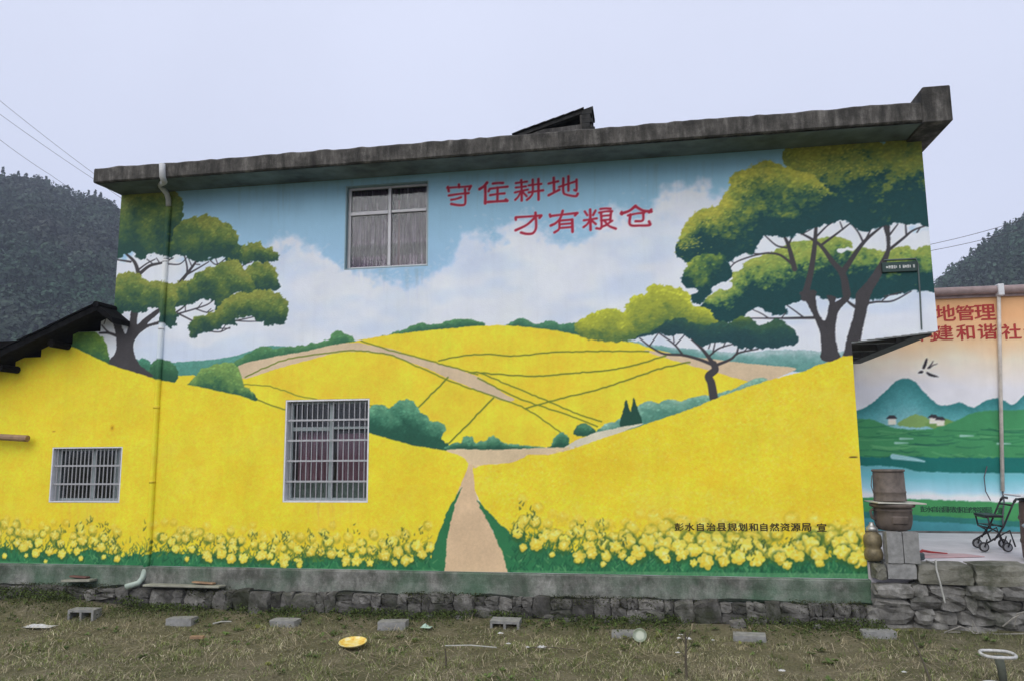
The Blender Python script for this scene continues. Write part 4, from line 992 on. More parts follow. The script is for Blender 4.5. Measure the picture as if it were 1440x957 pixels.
M_HTILE = simple('grey_roof_tile', (0.035, 0.035, 0.034), 0.9, spec=.1, var=.6, vscale=8, bstr=.5, bscale=30)
# tiled skylight-like lean-to on the roof
M_OLDWALL = weathered_concrete('old_render', (0.10, 0.095, 0.09), (0.03, 0.03, 0.03), (0.24, 0.23, 0.22))
rl = bpy.data.objects.new('roof_hatch', None); rl.empty_display_size = .1
YH = -0.55
pa, pb = XZ(716, 193.5, YH), XZ(834, 151, YH)
link(rl, house, (pa[0], 0, 6.7)); rl['label'] = 'dark tiled lean-to rising from the roof edge'
sl = (pb[1] - pa[1]) / (pb[0] - pa[0])
def onsl(x, d=0): return pa[1] + (x - pa[0]) * sl + d
MB().prism([(pa[0] - .25, onsl(pa[0] - .25, -.01)), (pb[0], onsl(pb[0])), (pb[0], onsl(pb[0], -.05)), (pa[0] - .1, onsl(pa[0] - .1, -.06))], YH - .04, YH + .42).build('roof_sheet', M_HTILE, rl)
for k in range(7):           # rows of tiles lapped up the slope, seen end on
    x = pa[0] + .05 + k * .14
    MB().prism([(x, onsl(x, .004)), (x + .2, onsl(x + .2, .002)), (x + .2, onsl(x + .2, .022)), (x, onsl(x, .012))], YH - .07, YH + .44).build('tile', M_HTILE, rl)
for k in range(5):           # broken ends at the high side
    z = onsl(pb[0], -.05 - .065 * k); dx = (0.0, -.02, .01, -.03, .04)[k]
    MB().box(pb[0] - .16, pb[0] - .02 + dx, YH - .05, YH + .38, z - .064, z - .003).build('tile', M_HTILE, rl)
xp = XZ(820, 165, YH)[0]
MB().box(xp - .045, xp + .045, YH - .03, YH + .1, 6.72, onsl(xp, -.07)).build('post', M_OLDWALL, rl)
MB().prism([(pa[0] + .2, 6.70), (pb[0] - .03, 6.70), (pb[0] - .03, onsl(pb[0] - .03, -.055)), (pa[0] + .2, onsl(pa[0] + .2, -.065))], YH + .24, YH + .30).build('back_board', M_WOODDARK, rl)  # near-black board stands in for the shade under the slope
MB().prism([(pa[0] + .15, 6.70), (pb[0] - .02, 6.70), (pb[0] - .02, 6.93), (pa[0] + .75, 6.90), (pa[0] + .5, onsl(pa[0] + .5, -.07)), (pa[0] + .15, onsl(pa[0] + .15, -.07))], YH - .02, YH + .06).build('curb', M_OLDWALL, rl)

# low wing roof at the left
YV = -0.42
rg = XZ(136, 428, YV); le = XZ(0, 492, YV); re_ = XZ(158, 446, YV)
slw = (rg[1] - le[1]) / (rg[0] - le[0])
xl = -14.5; zl = rg[1] + (xl - rg[0]) * slw
wing = bpy.data.objects.new('side_roof', None); link(wing, house, (rg[0], 0, rg[1])); wing['label'] = 'black tiled gable roof of the low side wing'
MB().prism([(xl, zl), (rg[0], rg[1]), (rg[0], rg[1] - .10), (xl, zl - .12)], YV, 7).build('roof_slope', M_TILE, wing)
MB().prism([(rg[0] + .003, rg[1]), (re_[0], re_[1]), (re_[0], re_[1] - .09), (rg[0] + .003, rg[1] - .10)], YV, 7).build('roof_slope', M_TILE, wing)
MB().tube([(rg[0], YV - .03, rg[1] + .0), (rg[0], 7, rg[1] + .0)], .05, 8).build('ridge_tile', M_TILE, wing)
for k in range(22):
    f_ = k / 22; x = rg[0] + (xl - rg[0]) * f_; z = rg[1] + (zl - rg[1]) * f_
    MB().obox(Matrix.Translation((x - .13, YV + .10, z - .13 * slw + .012 + RNG.uniform(-.006, .008))) @ Matrix.Rotation(-math.atan(slw), 4, 'Y'), .30, .26, .02).build('tile', M_TILE, wing)
for xb in (-9.2, -10.1, -11.0, -12.0):
    zb = rg[1] + (xb - rg[0]) * slw - .26
    MB().tube([(xb, YV + .04, zb), (xb, 7, zb)], .06, 8).build('purlin', M_WOODDARK, wing)
mb = MB(); mb.box(-12.6, WL_X - .02, 1.2, 1.26, 1.5, 4.4); mb.build('attic_backing', M_WOODDARK, wing)  # added backing that closes the attic so the open gable reads black

# ---- windows
def reveal(mb, x0, x1, z0, z1, d=.17, t=.018, p=-.004):
    mb.box(x0, x0 + t, p, d, z0, z1); mb.box(x1 - t, x1, p, d, z0, z1); mb.box(x0 + t, x1 - t, p, d, z0, z0 + t); mb.box(x0 + t, x1 - t, p, d, z1 - t, z1)
M_LACE, t, b = newmat('lace_curtain')
v = coord(t); sv = coord(t, 'world', (26, 26, 1.2))
c = ramp(t, noise(t, sv, 1.0, 4, .6), [(0.34, (0.060, 0.022, 0.055)), (0.52, (0.16, 0.070, 0.145)), (0.68, (0.62, 0.46, 0.58))])
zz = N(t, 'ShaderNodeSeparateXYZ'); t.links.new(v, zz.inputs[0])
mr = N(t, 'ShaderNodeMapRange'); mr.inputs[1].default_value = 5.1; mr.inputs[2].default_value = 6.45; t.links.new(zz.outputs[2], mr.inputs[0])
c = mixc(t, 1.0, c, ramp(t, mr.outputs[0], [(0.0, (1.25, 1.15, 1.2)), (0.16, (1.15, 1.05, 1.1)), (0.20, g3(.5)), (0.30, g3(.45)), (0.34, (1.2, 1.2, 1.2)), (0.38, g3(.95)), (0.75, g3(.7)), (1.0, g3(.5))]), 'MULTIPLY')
c = mixc(t, 1.0, c, ramp(t, noise(t, v, 55, 4, .7), [(0.36, g3(.35)), (0.62, g3(1.4))]), 'MULTIPLY')
t.links.new(c, b.inputs['Base Color']); b.inputs['Roughness'].default_value = .9
M_MAROON, t, b = newmat('maroon_curtain')
c = ramp(t, noise(t, coord(t, 'world', (22, 22, .6)), 1.0, 3, .5), [(0.35, (0.24, 0.08, 0.13)), (0.55, (0.44, 0.19, 0.26)), (0.72, (0.66, 0.40, 0.47))])
t.links.new(c, b.inputs['Base Color']); b.inputs['Roughness'].default_value = .85
M_FROST = simple('greenish_frosted_panel', (0.22, 0.26, 0.23), .5, var=.35, vscale=9, bstr=0)
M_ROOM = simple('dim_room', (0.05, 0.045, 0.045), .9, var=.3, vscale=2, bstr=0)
def curtain(name, x0, x1, z0, z1, y, mat, par, pleat=.09, amp=.022):
    n_ = int((x1 - x0) / .012); xx = np.linspace(x0, x1, n_); V = []
    for r_, z in enumerate(np.linspace(z0, z1, 8)):
        for x in xx: V.append((x, y + amp * math.sin(x / pleat * 6.283 + .7 * math.sin(x * 9) + .25 * r_ * math.sin(x * 5)) + .01 * math.sin(x * 31), z))
    Fq = [(r_ * n_ + i, r_ * n_ + i + 1, (r_ + 1) * n_ + i + 1, (r_ + 1) * n_ + i) for r_ in range(7) for i in range(n_ - 1)]
    return mesh_obj(name, V, Fq, mat, par, smooth=True)
def pane(par, x0, x1, z0, z1, y): MB().box(x0, x1, y, y + .005, z0, z1).build('pane', M_GLASS, par)

x0, x1, z0, z1 = HOLES[0]
mb = MB(); reveal(mb, x0, x1, z0, z1, .12, .014)
w1 = mb.build('window', simple('blue_painted_jamb', (.24, .36, .40), .6, var=.15), house); w1['label'] = 'upper curtained window of four panes without bars'
xm = XZ(545.5, 320)[0]; zt = XZ(545, 296)[1]; Yw = .075
def bar(par, nm, mat, *a): return MB().box(*a).build(nm, mat, par, bevel=.004)
for nm, a in (('frame', (x0 + .014, x0 + .062, Yw, Yw + .05, z0 + .014, z1 - .014)), ('frame', (x1 - .05, x1 - .014, Yw, Yw + .05, z0 + .014, z1 - .014)),
              ('frame', (x0 + .062, x1 - .05, Yw, Yw + .05, z0 + .014, z0 + .052)), ('frame', (x0 + .062, x1 - .05, Yw, Yw + .05, z1 - .05, z1 - .014)),
              ('mullion', (xm - .024, xm + .024, Yw - .006, Yw + .05, z0 + .052, z1 - .05)), ('transom', (x0 + .062, xm - .03, Yw - .004, Yw + .05, zt - .03, zt + .028)), ('transom', (xm + .03, x1 - .05, Yw - .012, Yw + .05, zt - .022, zt + .022))):
    bar(w1, nm, M_ALU, *a)
for xa, xb in ((x0 + .062, xm - .03), (xm + .03, x1 - .05)):
    for za, zb in ((z0 + .052, zt - .03), (zt + .028, z1 - .05)): pane(w1, xa, xb, za, zb, Yw + .02)
curtain('curtain', x0 + .03, xm + .10, z0 + .02, z1 - .03, .165, M_LACE, w1, .11)
curtain('curtain', xm + .14, x1 - .02, z0 + .02, z1 - .03, .17, M_LACE, w1, .12)
curtain('curtain', xm + .06, xm + .2, z0 + .02, z1 - .2, .225, M_MAROON, w1, .07)

def barred(hole, nv, rails, mull, transom, lab):
    x0, x1, z0, z1 = hole
    mb = MB(); reveal(mb, x0, x1, z0, z1, .20, .02)
    w = mb.build('window', M_JAMB, house); w['label'] = lab
    a, b_ = x0 + .022, x1 - .022
    proto = None
    for i in range(nv):
        x = a + (b_ - a) * (i + .7) / (nv + .4)
        if proto is None:
            proto = MB().tube([(0, 0, z0 + .012 - (z0 + z1) / 2), (0, 0, z1 - .012 - (z0 + z1) / 2)], .0085, 6).build('bar', M_BAR, w, (0, 0, 0))
            me = proto.data; bpy.data.objects.remove(proto)
        o = bpy.data.objects.new('bar', me); link(o, w, (x, .045, (z0 + z1) / 2))
    for f_ in rails:
        z = z0 + (z1 - z0) * f_
        MB().box(x0 + .02, x1 - .02, .030, .040, z - .014, z + .014).build('rail', M_BAR if f_ not in (0.0,) else M_ALU, w)
    Yw = .125; xm = x0 + (x1 - x0) * mull
    g = [('frame', (x0 + .02, x0 + .07, Yw, Yw + .05, z0 + .02, z1 - .02)), ('frame', (x1 - .06, x1 - .02, Yw, Yw + .05, z0 + .02, z1 - .02)), ('frame', (x0 + .07, x1 - .06, Yw, Yw + .05, z0 + .02, z0 + .06)), ('frame', (x0 + .07, x1 - .06, Yw, Yw + .05, z1 - .06, z1 - .02)),
         ('mullion', (xm - .035, xm + .035, Yw - .006, Yw + .05, z0 + .06, z1 - .06))]
    zs_ = [z0 + .06, z1 - .06]
    if transom:
        zt = z0 + (z1 - z0) * transom
        g += [('transom', (x0 + .07, xm - .035, Yw - .003, Yw + .05, zt - .03, zt + .03)), ('transom', (xm + .035, x1 - .06, Yw - .003, Yw + .05, zt - .01, zt + .03))]
        zs_ = [z0 + .06, zt - .03, zt + .03, z1 - .06]
    for nm, q in g: bar(w, nm, M_ALUGREEN, *q)
    for xa, xb in ((x0 + .07, xm - .035), (xm + .035, x1 - .06)):
        for k in range(0, len(zs_), 2): pane(w, xa, xb, zs_[k], zs_[k + 1], Yw + .025)
    return w
w2 = barred(HOLES[1], 15, [.012, .20, .40, .60, .80], .52, .715, 'barred ground-floor window with maroon curtain')
x0, x1, z0, z1 = HOLES[1]
curtain('curtain', x0 + .1, x0 + .69, z0 + .05, z0 + 1.05, .24, M_MAROON, w2, .13, .03); curtain('curtain', x0 + .74, x1 - .07, z0 + .05, z0 + 1.02, .25, M_MAROON, w2, .12, .03)
MB().box(x0 + .06, x1 - .06, .20, .212, z0 + .06, z0 + .30).build('frosted_panel', M_FROST, w2)
w3 = barred(HOLES[2], 17, [.012, .33, .66], .53, None, 'small barred window low in the side wing')
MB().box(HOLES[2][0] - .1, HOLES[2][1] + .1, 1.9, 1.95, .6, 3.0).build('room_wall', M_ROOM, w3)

# ---- downpipe, painted over with the mural
pxs = XZ(214, 700)[0]
R_P = .045
p0, p1 = on_y(228, 231, ROOF_Y - .06), on_y(228.5, 249, ROOF_Y - .06)
p2 = np.array((XZ(240, 268)[0] + .0, -.07, 6.50)); ztop = 6.32; zend = XZ(206, 800)[1] - .02
def pipe_x(z): return np.interp(z, [.55, 1.0, 3.3, 6.5], [XZ(207, 790)[0], XZ(212, 740)[0], XZ(224, 530)[0], p2[0]])
zp = np.arange(zend, ztop, .03); n8 = 12; V = []; C = []
for z in zp:
    for k in range(n8):
        a = 6.283 * k / n8; V.append((pipe_x(z) + math.cos(a) * R_P, -.024 + math.sin(a) * R_P, z))
V = np.array(V)
ci = np.clip(((V[:, 0] - mu.x0) / mu.st).astype(int), 0, mu.W - 1); ri = np.clip(((mu.z1 - V[:, 2]) / mu.st).astype(int), 0, mu.H - 1)
pc = np.clip(lin(mu.img[ri, ci]) * PAINT_GAIN * 1.06, 0, .9)
Q = np.array([(i * n8 + k, i * n8 + (k + 1) % n8, (i + 1) * n8 + (k + 1) % n8, (i + 1) * n8 + k) for i in range(len(zp) - 1) for k in range(n8)])
pipe = np_mesh('downpipe', V, Q, M_PAINT, house, pc, smooth=True)
pipe['label'] = 'rain pipe painted over in the colours of the mural'
MB().tube([p0, p1, on_y(231, 256, ROOF_Y + .02), (p2[0] - .03, -.25, 6.60), (p2[0], -.10, 6.50), (pipe_x(6.42), -.044, 6.42), (pipe_x(ztop), -.030, ztop - .01)], [.046, .046, .046, .044, .042, .042, .042], 12).build('pipe_bend', simple('grey_white_pipe', (.5, .51, .51), .5, var=.2, bstr=0), pipe, smooth=True)
M_PIPEG = simple('green_tinged_plastic', (0.36, 0.43, 0.37), .5, var=.25, bstr=0)
e0 = on_y(205, 797, -.07)
MB().tube([(pipe_x(zend), -.040, zend + .02), (pipe_x(zend), -.10, zend - .10), (pipe_x(zend) - .03, -.15, zend - .16), (pipe_x(zend) - .13, -.30, zend - .19)], .043, 12).build('pipe_elbow', M_PIPEG, pipe, smooth=True)
for z in (1.9, 3.05, 4.3, 5.4):
    MB().lathe((pipe_x(z), -.024, z), [(.043, -.02), (.0485, -.02), (.0485, .02), (.043, .02)], 12).build('pipe_clip', M_PIPE if z > 3.4 else simple('yellow_clip', (.74, .56, .03), .6, bstr=0), pipe, smooth=True)

# conduit, worn plate and the pole at the left
c0, c1 = on_y(1291, 372, -.012), on_y(1296, 463, -.012)
MB().tube([on_y(1243, 366, -.012), on_y(1288, 364, -.012), c0, (c0 + c1) / 2 + np.array((.004, 0, 0)), c1], .011, 6).build('conduit', simple('grey_conduit', (.10, .13, .13), .5, bstr=0), house)
pl0, pl1 = XZ(1240, 384), XZ(1288, 368)
plate = MB().box(pl0[0], pl1[0], -.035, -.004, pl0[1], pl1[1]).build('wall_plate', simple('dark_green_plate', (.022, .05, .045), .5, var=.3), house, bevel=.004)
plate['label'] = 'narrow dark plate with worn white marks on the wall'
mk_ = simple('worn_white_marks', (.5, .52, .5), .7, var=.4, vscale=40, bstr=0)
xx = pl0[0] + .05
while xx < pl1[0] - .05:
    w_ = RNG.uniform(.012, .03); h_ = RNG.uniform(.02, .045); zc_ = (pl0[1] + pl1[1]) / 2
    MB().box(xx, xx + w_, -.037, -.0355, zc_ - h_ / 2, zc_ + h_ / 2).build('worn_mark', mk_, plate); xx += w_ + RNG.choice([.006, .007, .03])
pole = MB().tube([on_y(-120, 609, -.16), on_y(-30, 612, -.15), on_y(39, 616, -.14)], [.05, .05, .053], 10).build('wall_pole', M_BAMBOO, house, smooth=False)
pole['label'] = 'brown bamboo pole held along the yellow wall'
MB().box(-11.02, -10.95, -.22, .02, 2.42, 2.5).build('bracket', M_WOODDARK, pole)

# ---- plinth with rubble stones
mb = MB()
nx = 130; X_ = np.linspace(-12.6, 2.84, nx); V = []
prof = [(.02, .635), (-.055, .632), (-.068, .615), (-.062, .48), (-.075, .345), (-.03, .30), (.02, .29)]
for x in X_:
    for j, (y, z) in enumerate(prof):
        V.append((x, y - .016 * float(fbm(np.array(x * 2.), np.array(z * 3), 3)) * (1 if 0 < j < 5 else 0), z + (.11 * (float(fbm(np.array(x * 1.9), np.array(3.), 4)) - .5) if j in (4, 5) else .006 * (float(vn(np.array(x * 3.), np.array(1.))) - .5))))
m_ = len(prof)
plinth = mesh_obj('plinth', V, [(i * m_ + j, i * m_ + j + 1, (i + 1) * m_ + j + 1, (i + 1) * m_ + j) for i in range(nx - 1) for j in range(m_ - 1)] + [tuple(range(m_)), tuple((nx - 1) * m_ + j for j in range(m_))[::-1]], M_PLINTH, house)
plinth['label'] = 'grey green-stained concrete plinth on a course of rubble'
MB().box(-12.6, 2.86, -.155, -.001, -.2, .30).build('mortar_bed', M_MORTAR, plinth)
def stone_meshes(n, mat, seed):
    out = []; rg_ = np.random.default_rng(seed)
    for k in range(n):
        bm = bmesh.new(); bmesh.ops.create_cube(bm, size=1.0); bmesh.ops.subdivide_edges(bm, edges=bm.edges[:], cuts=2, use_grid_fill=True)
        off = rg_.uniform(0, 100)
        for v_ in bm.verts:
            p = v_.co; nb = sum(abs(c_) > .49 for c_ in p)
            q = p * (1.0, 1.0, .93, .80)[nb]
            nzx = vn(np.array(p.x * 2.3 + off), np.array(p.z * 2.3 + p.y * 3.1)) - .5; nzz = vn(np.array(p.z * 2.1 + off * 2), np.array(p.x * 2.7 + p.y * 1.3)) - .5
            hf = float(vn(np.array(p.x * 6.1 + off * 3), np.array(p.z * 6.7 + p.y * 4.3))) - .5
            v_.co = Vector((q.x + .04 * hf + .15 * float(nzx), q.y + .30 * (float(nzz) * .8 + rg_.uniform(-.2, .2) + .2 * hf), q.z + .15 * float(nzz) - .05 * hf))
        me = bpy.data.meshes.new('stone'); bm.to_mesh(me); bm.free(); me.materials.append(mat); out.append(me)
    return out
ST1 = stone_meshes(10, M_STONE, 3); ST2 = stone_meshes(10, M_STONE2, 5)
def put_stone(meshes, par, x, y, z, sx, sy, sz, rot=0.1, name='stone'):
    o = bpy.data.objects.new(name, random.choice(meshes)); link(o, par, (x, y, z))
    o.scale = (sx, sy, sz); o.rotation_euler = (random.uniform(-rot, rot), random.uniform(-rot, rot), random.uniform(-rot, rot)); return o
x = -12.5
while x < 2.80:
    w_ = random.uniform(.12, .36); top = .33 + .05 * (float(fbm(np.array(x * 1.4), np.array(3.), 4)) - .5) + random.uniform(-.02, .015)
    base = .07 + random.uniform(-.03, .02) + (.09 if x < -7.8 else 0)
    w_ = min(w_, 2.86 - x)
    if random.random() < .35:
        put_stone(ST1, plinth, x + w_ / 2, -.14 + random.uniform(-.03, .03), (top + base) / 2, w_ * 1.04, random.uniform(.17, .25), (top - base) * 1.04, .09)
    else:
        sp_ = random.uniform(.4, .6); zm = base + (top - base) * sp_
        put_stone(ST1, plinth, x + w_ / 2, -.15 + random.uniform(-.03, .03), (zm + base) / 2, w_ * 1.05, random.uniform(.18, .26), (zm - base) * 1.08, .1)
        if random.random() < .5:
            f_ = random.uniform(.35, .65)
            put_stone(ST1, plinth, x + w_ * f_ / 2, -.13, (zm + top) / 2, w_ * f_ * 1.04, .2, (top - zm) * 1.06, .1); put_stone(ST1, plinth, x + w_ * (1 + f_) / 2, -.14, (zm + top) / 2, w_ * (1 - f_) * 1.04, .2, (top - zm) * 1.06, .1)
        else:
            put_stone(ST1, plinth, x + w_ / 2, -.13, (zm + top) / 2, w_ * 1.03, random.uniform(.15, .22), (top - zm) * 1.06, .1)
    x += w_
for _ in range(26):      # small stones slipped from the course
    x = random.uniform(-12, 2.7); y = -random.uniform(.25, .42); s_ = random.uniform(.05, .13)
    put_stone(ST1, plinth, x, y, float(gh(x, y)) + s_ * .25, s_ * 1.5, s_, s_ * .9, .4)

# ------------------------------------------------------------------ courtyard, retaining wall
ZC = 0.86
M_YARD = simple('courtyard_concrete', (0.62, 0.585, 0.60), .6, var=.22, vscale=1.2, bstr=.2, bscale=18)
yb = float(on_z(1350, 748, ZC)[1])
yard = MB().box(WR_X + .004, 14, .02, yb, .3, ZC - .012).build('courtyard', M_YARD)
tag(yard, 'pale concrete courtyard behind the low stone wall', kind='structure')
rw = thing('retaining_wall', (5.5, -.1, 0), 'low rubble stone wall with big coping blocks below the courtyard', 'stone wall')
MB().box(WR_X + .05, 12, -.15, .018, -.2, ZC - .27).build('mortar_core', M_MORTAR, rw)
z = -.04
for rowh in (.17, .17, .16, .15):
    x = WR_X + .02
    while x < 9.5:
        w_ = random.uniform(.13, .46) if x < 6 else random.uniform(.4, .7)
        hh_ = rowh * random.uniform(.85, 1.2)
        put_stone(ST2, rw, x + w_ / 2, -.10 + random.uniform(-.05, .02), z + rowh / 2 + random.uniform(-.012, .012), w_ * 1.06, random.uniform(.22, .34), hh_ * 1.1, .10)
        x += w_
    z += rowh
xs_c = [XZ(p_, 800, -.2)[0] for p_ in (1246, 1288, 1368, 1452)]
xs_c = [WR_X + .03] + xs_c + [xs_c[-1] + .9, xs_c[-1] + 1.8, 9.5]
M_COPE = stone_mat('coping_stone', ((0.14, 0.135, 0.10), (0.22, 0.215, 0.175), (0.30, 0.29, 0.25)), .22)
for i in range(len(xs_c) - 1):
    xa, xb = xs_c[i] + .006, xs_c[i + 1] - .006
    zt_ = ZC + (-.004, .012, 0, .008, -.02, 0, .01, 0)[i]; zb_ = (.66, .68, .615, .60, .62, .6, .6, .6)[i]
    o = MB().box(xa, xb, -.25, .16, zb_, zt_).build('coping_block', M_BLOCK if i == 1 else M_COPE, rw)
    bm = bmesh.new(); bm.from_mesh(o.data); bmesh.ops.subdivide_edges(bm, edges=bm.edges[:], cuts=3, use_grid_fill=True)
    for v_ in bm.verts:
        nb = (abs(v_.co.x - xa) < .001 or abs(v_.co.x - xb) < .001) + (abs(v_.co.y + .25) < .001) + (abs(v_.co.z - zb_) < .001 or abs(v_.co.z - zt_) < .001)
        am = .012 if i != 1 else .004
        cpt = Vector(((xa + xb) / 2, -.05, (zb_ + zt_) / 2)); v_.co += (cpt - v_.co).normalized() * (0, 0, .012, .03)[nb] * (1 if i != 1 else .3) + Vector((random.uniform(-am, am), random.uniform(-am, am), random.uniform(-am, am) * .6))
    bm.to_mesh(o.data); bm.free()

# ------------------------------------------------------------------ neighbouring painted house
YB = yb + .25
nb = thing('neighbour_house', (7.5, YB, ZC), 'low neighbouring house painted with teal mountains, terraces and a lake', 'house')
xa = WO_X * 0 + 2.9; zr = XZ(1380, 411, YB)[1]
mr_ = Painter(YB, xa, xa + 5.9, ZC, zr - .01 - ((zr - .01 - ZC) % .016), .016)
U, V = mr_.U, mr_.V
def lerp_stops(val, stops):
    ps = [s_[0] for s_ in stops]; cs_ = np.array([s_[1] for s_ in stops], np.float32)
    return np.stack([np.interp(val, ps, cs_[:, i]) for i in range(3)], -1)
mr_.img[:] = lerp_stops(V + 22 * (fbm(mr_.X * 1.5, mr_.Z * 1.5, 3) - .5), [(405, (206, 160, 112)), (445, (224, 172, 124)), (480, (228, 190, 148)), (505, (226, 212, 190)), (545, (218, 217, 220)), (600, (222, 222, 226))]) * (1 + .05 * (mr_.n3 - .5))[..., None]
mr_.grad([(1150, 590), (1205, 576), (1225, 566), (1245, 549), (1260, 535), (1272, 531), (1286, 536), (1302, 553), (1318, 567), (1330, 569), (1350, 565), (1368, 572), (1385, 563), (1400, 559), (1412, 562), (1425, 568), (1440, 554), (1460, 535), (1500, 520), (1600, 560), (1600, 625), (1150, 625)], [(0, (52, 124, 124)), (.35, (86, 158, 160)), (.8, (150, 196, 200)), (1, (165, 205, 205))], .5, 1, True, .06, .06)
mr_.fill([(1262, 596), (1275, 586), (1290, 582), (1305, 588), (1315, 595), (1290, 600)], (126, 160, 92), 1, 2); mr_.fill([(1300, 596), (1318, 588), (1330, 588), (1350, 598), (1320, 602)], (110, 148, 80), 1, 2)
for hx_, hy_ in ((1254, 590), (1312, 589), (1322, 592)):
    mr_.fill([(hx_ - 5, hy_ - 3), (hx_ + 6, hy_ - 3), (hx_ + 6, hy_ + 6), (hx_ - 5, hy_ + 6)], (224, 214, 196), 0, 2, False); mr_.fill([(hx_ - 8, hy_ - 2), (hx_ - 3, hy_ - 7), (hx_ + 4, hy_ - 7), (hx_ + 8, hy_ - 2)], (54, 54, 60), 0, 2, False)
mr_.fill([(1150, 586), (1205, 588), (1230, 590), (1255, 600), (1300, 603), (1330, 596), (1350, 588), (1375, 578), (1440, 575), (1600, 574), (1600, 660), (1150, 660)], (64, 138, 88), .8, 2)
for _ in range(70):
    u = RNG.uniform(1190, 1520); v = RNG.uniform(590, 648); Lh = RNG.uniform(20, 75)
    if v < 604 and 1240 < u < 1350: continue
    mr_.stroke([(u - Lh / 2, v + RNG.uniform(-2, 2)), (u, v + RNG.uniform(1, 4)), (u + Lh / 2, v + RNG.uniform(-2, 2))], 1.2, .6, [(30, 96, 66), (104, 168, 110), (26, 88, 72)][RNG.integers(0, 3)], None, .65)
for u, v in ((1268, 622), (1275, 616), (1360, 612), (1412, 623)): mr_.stroke([(u - 9, v), (u + 9, v)], 3, 1, (166, 208, 196), None, .8)
mr_.fill([(1150, 640), (1240, 642), (1256, 638), (1300, 642), (1440, 642), (1600, 640), (1600, 662), (1440, 664), (1300, 662), (1260, 655), (1150, 652)], (20, 106, 98), 1, 3)
mr_.img[:] = np.where(((V > 646) & (V < 704))[..., None] & (mr_.lab != 3)[..., None], lerp_stops(V + 8 * (mr_.n3 - .5) - .02 * (U - 1300), [(646, (96, 160, 162)), (670, (110, 182, 190)), (688, (160, 206, 218)), (697, (222, 228, 238)), (704, (226, 230, 240))]), mr_.img)
mr_.lab[(V > 646) & (V < 704) & (mr_.lab != 3)] = 3
mr_.stroke([(1256, 641), (1285, 645), (1300, 648)], 7, 2, (176, 214, 218), 3, .8)
mr_.fill([(1150, 697), (1210, 698), (1300, 701), (1440, 706), (1600, 708), (1600, 738), (1440, 732), (1300, 724), (1150, 722)], (66, 142, 84), .5, 2)
mr_.fill([(1150, 722), (1300, 724), (1440, 732), (1600, 738), (1600, 800), (1150, 800)], (44, 116, 108), .5, 3); mr_.fill([(1150, 731), (1300, 732), (1440, 740), (1600, 742), (1600, 800), (1150, 800)], (70, 144, 152), .5, 3)
BK = (38, 38, 46)          # swallow
mr_.fill([(1297, 517), (1299, 511), (1302, 504), (1304, 504), (1303, 511), (1300, 518)], BK, 0, 4); mr_.fill([(1303, 522), (1310, 525), (1320, 529), (1311, 529), (1304, 526)], BK, 0, 4); mr_.fill([(1291, 524), (1294, 521), (1298, 521), (1297, 524)], BK, 0, 4)
mr_.stroke([(1305, 517), (1310, 511), (1312, 507)], 1.6, .6, BK, 4); mr_.stroke([(1307, 517), (1312, 513), (1318, 511)], 1.2, .5, BK, 4)
mural2 = bpy.data.objects.new('mural', None); link(mural2, nb, (xa + 3, YB - .004, ZC)); mural2['label'] = 'mural of teal peaks, green terraces and a lake under an orange sky'
mr_.to_meshes(mural2, lambda X, Z: np.ones(np.shape(X), bool), {0: 'painted_sky', 1: 'painted_mountains', 2: 'painted_terraces', 3: 'painted_lake', 4: 'painted_bird'}, M_PAINT, .004)
mb = MB().box(xa, xa + 9, YB, YB + .24, .3, zr - .001).box(xa, xa + .24, YB + .24, YB + 6, .3, zr).box(xa + 8.76, xa + 9, YB + .24, YB + 6, .3, zr).box(xa, xa + 9, YB + 6, YB + 6.2, .3, zr)
mb.build('wall', M_WALL, nb)
M_GUT = simple('brown_gutter', (.30, .225, .215), .6, var=.2, bstr=.1)
MB().box(xa - .1, xa + 9.1, YB - .02, YB + 6.3, zr + .002, zr + .06).build('roof_slab', M_SLAB, nb)
MB().tube([(xa - .1, YB - .09, zr + .02), (xa + 9.1, YB - .09, zr + .02)], .075, 12).build('gutter', M_GUT, nb, smooth=True)
MB().box(xa - .1, xa + 9.1, YB - .05, YB - .021, zr - .10, zr - .03).build('fascia_board', M_GUT, nb)
gp = [on_y(1404, 404, YB - .1), on_y(1404.5, 412, YB - .1), on_y(1406, 500, YB - .06), on_y(1410, 690, YB - .06)]
dp = MB().tube(gp[1:], .032, 10).build('downpipe', simple('tan_pipe', (.60, .54, .47), .5, var=.2, bstr=0), nb, smooth=True)
MB().box(gp[0][0] - .04, gp[0][0] + .06, YB - .19, YB - .04, zr - .10, zr + .11).build('pipe_bracket', M_PIPE, dp, bevel=.01)
MB().tube([on_y(1388, 655, YB - .03), on_y(1384, 670, YB - .06), on_y(1386, 690, YB - .08), on_y(1393, 703, YB - .1)], .009, 6).build('cable', M_WIRE, dp)
MB().tube([on_y(1410, 690, YB - .06), on_y(1412, 705, YB - .08), on_y(1410, 725, YB - .05), on_y(1411, 742, YB - .05)], .014, 6).build('cable', M_WIRE, dp)
MB().box(xa, xa + 9, YB - .035, YB - .006, ZC - .3, ZC + .0).build('skirting', M_SLAB, nb)
for ch, px_, py_, sz in (('地', 1329, 440, 21), ('管', 1357, 440, 20), ('理', 1385, 439, 20), ('构', 1303, 469, 20), ('建', 1327, 467.5, 20), ('和', 1357.5, 467, 20), ('谐', 1388.5, 466, 20), ('社', 1422, 466, 20), ('会', 1453, 465, 20)):
    text_mesh('lettering', ch, sz * (YB + 11) / F_PX, px_, py_, YB - .0085, M_REDINK, mural2, .022, 1.12)
M_INKG = simple('dark_green_lettering', (.015, .06, .035), .7, var=.2, bstr=0)
for i, ch in enumerate('彭水自治县规划和自然资源局'):
    text_mesh('lettering', ch, 7.5 * (YB + 11) / F_PX, 1299 + i * 7.6, 715 + i * .13, YB - .0085, M_INKG, mural2, .02, 1.1)
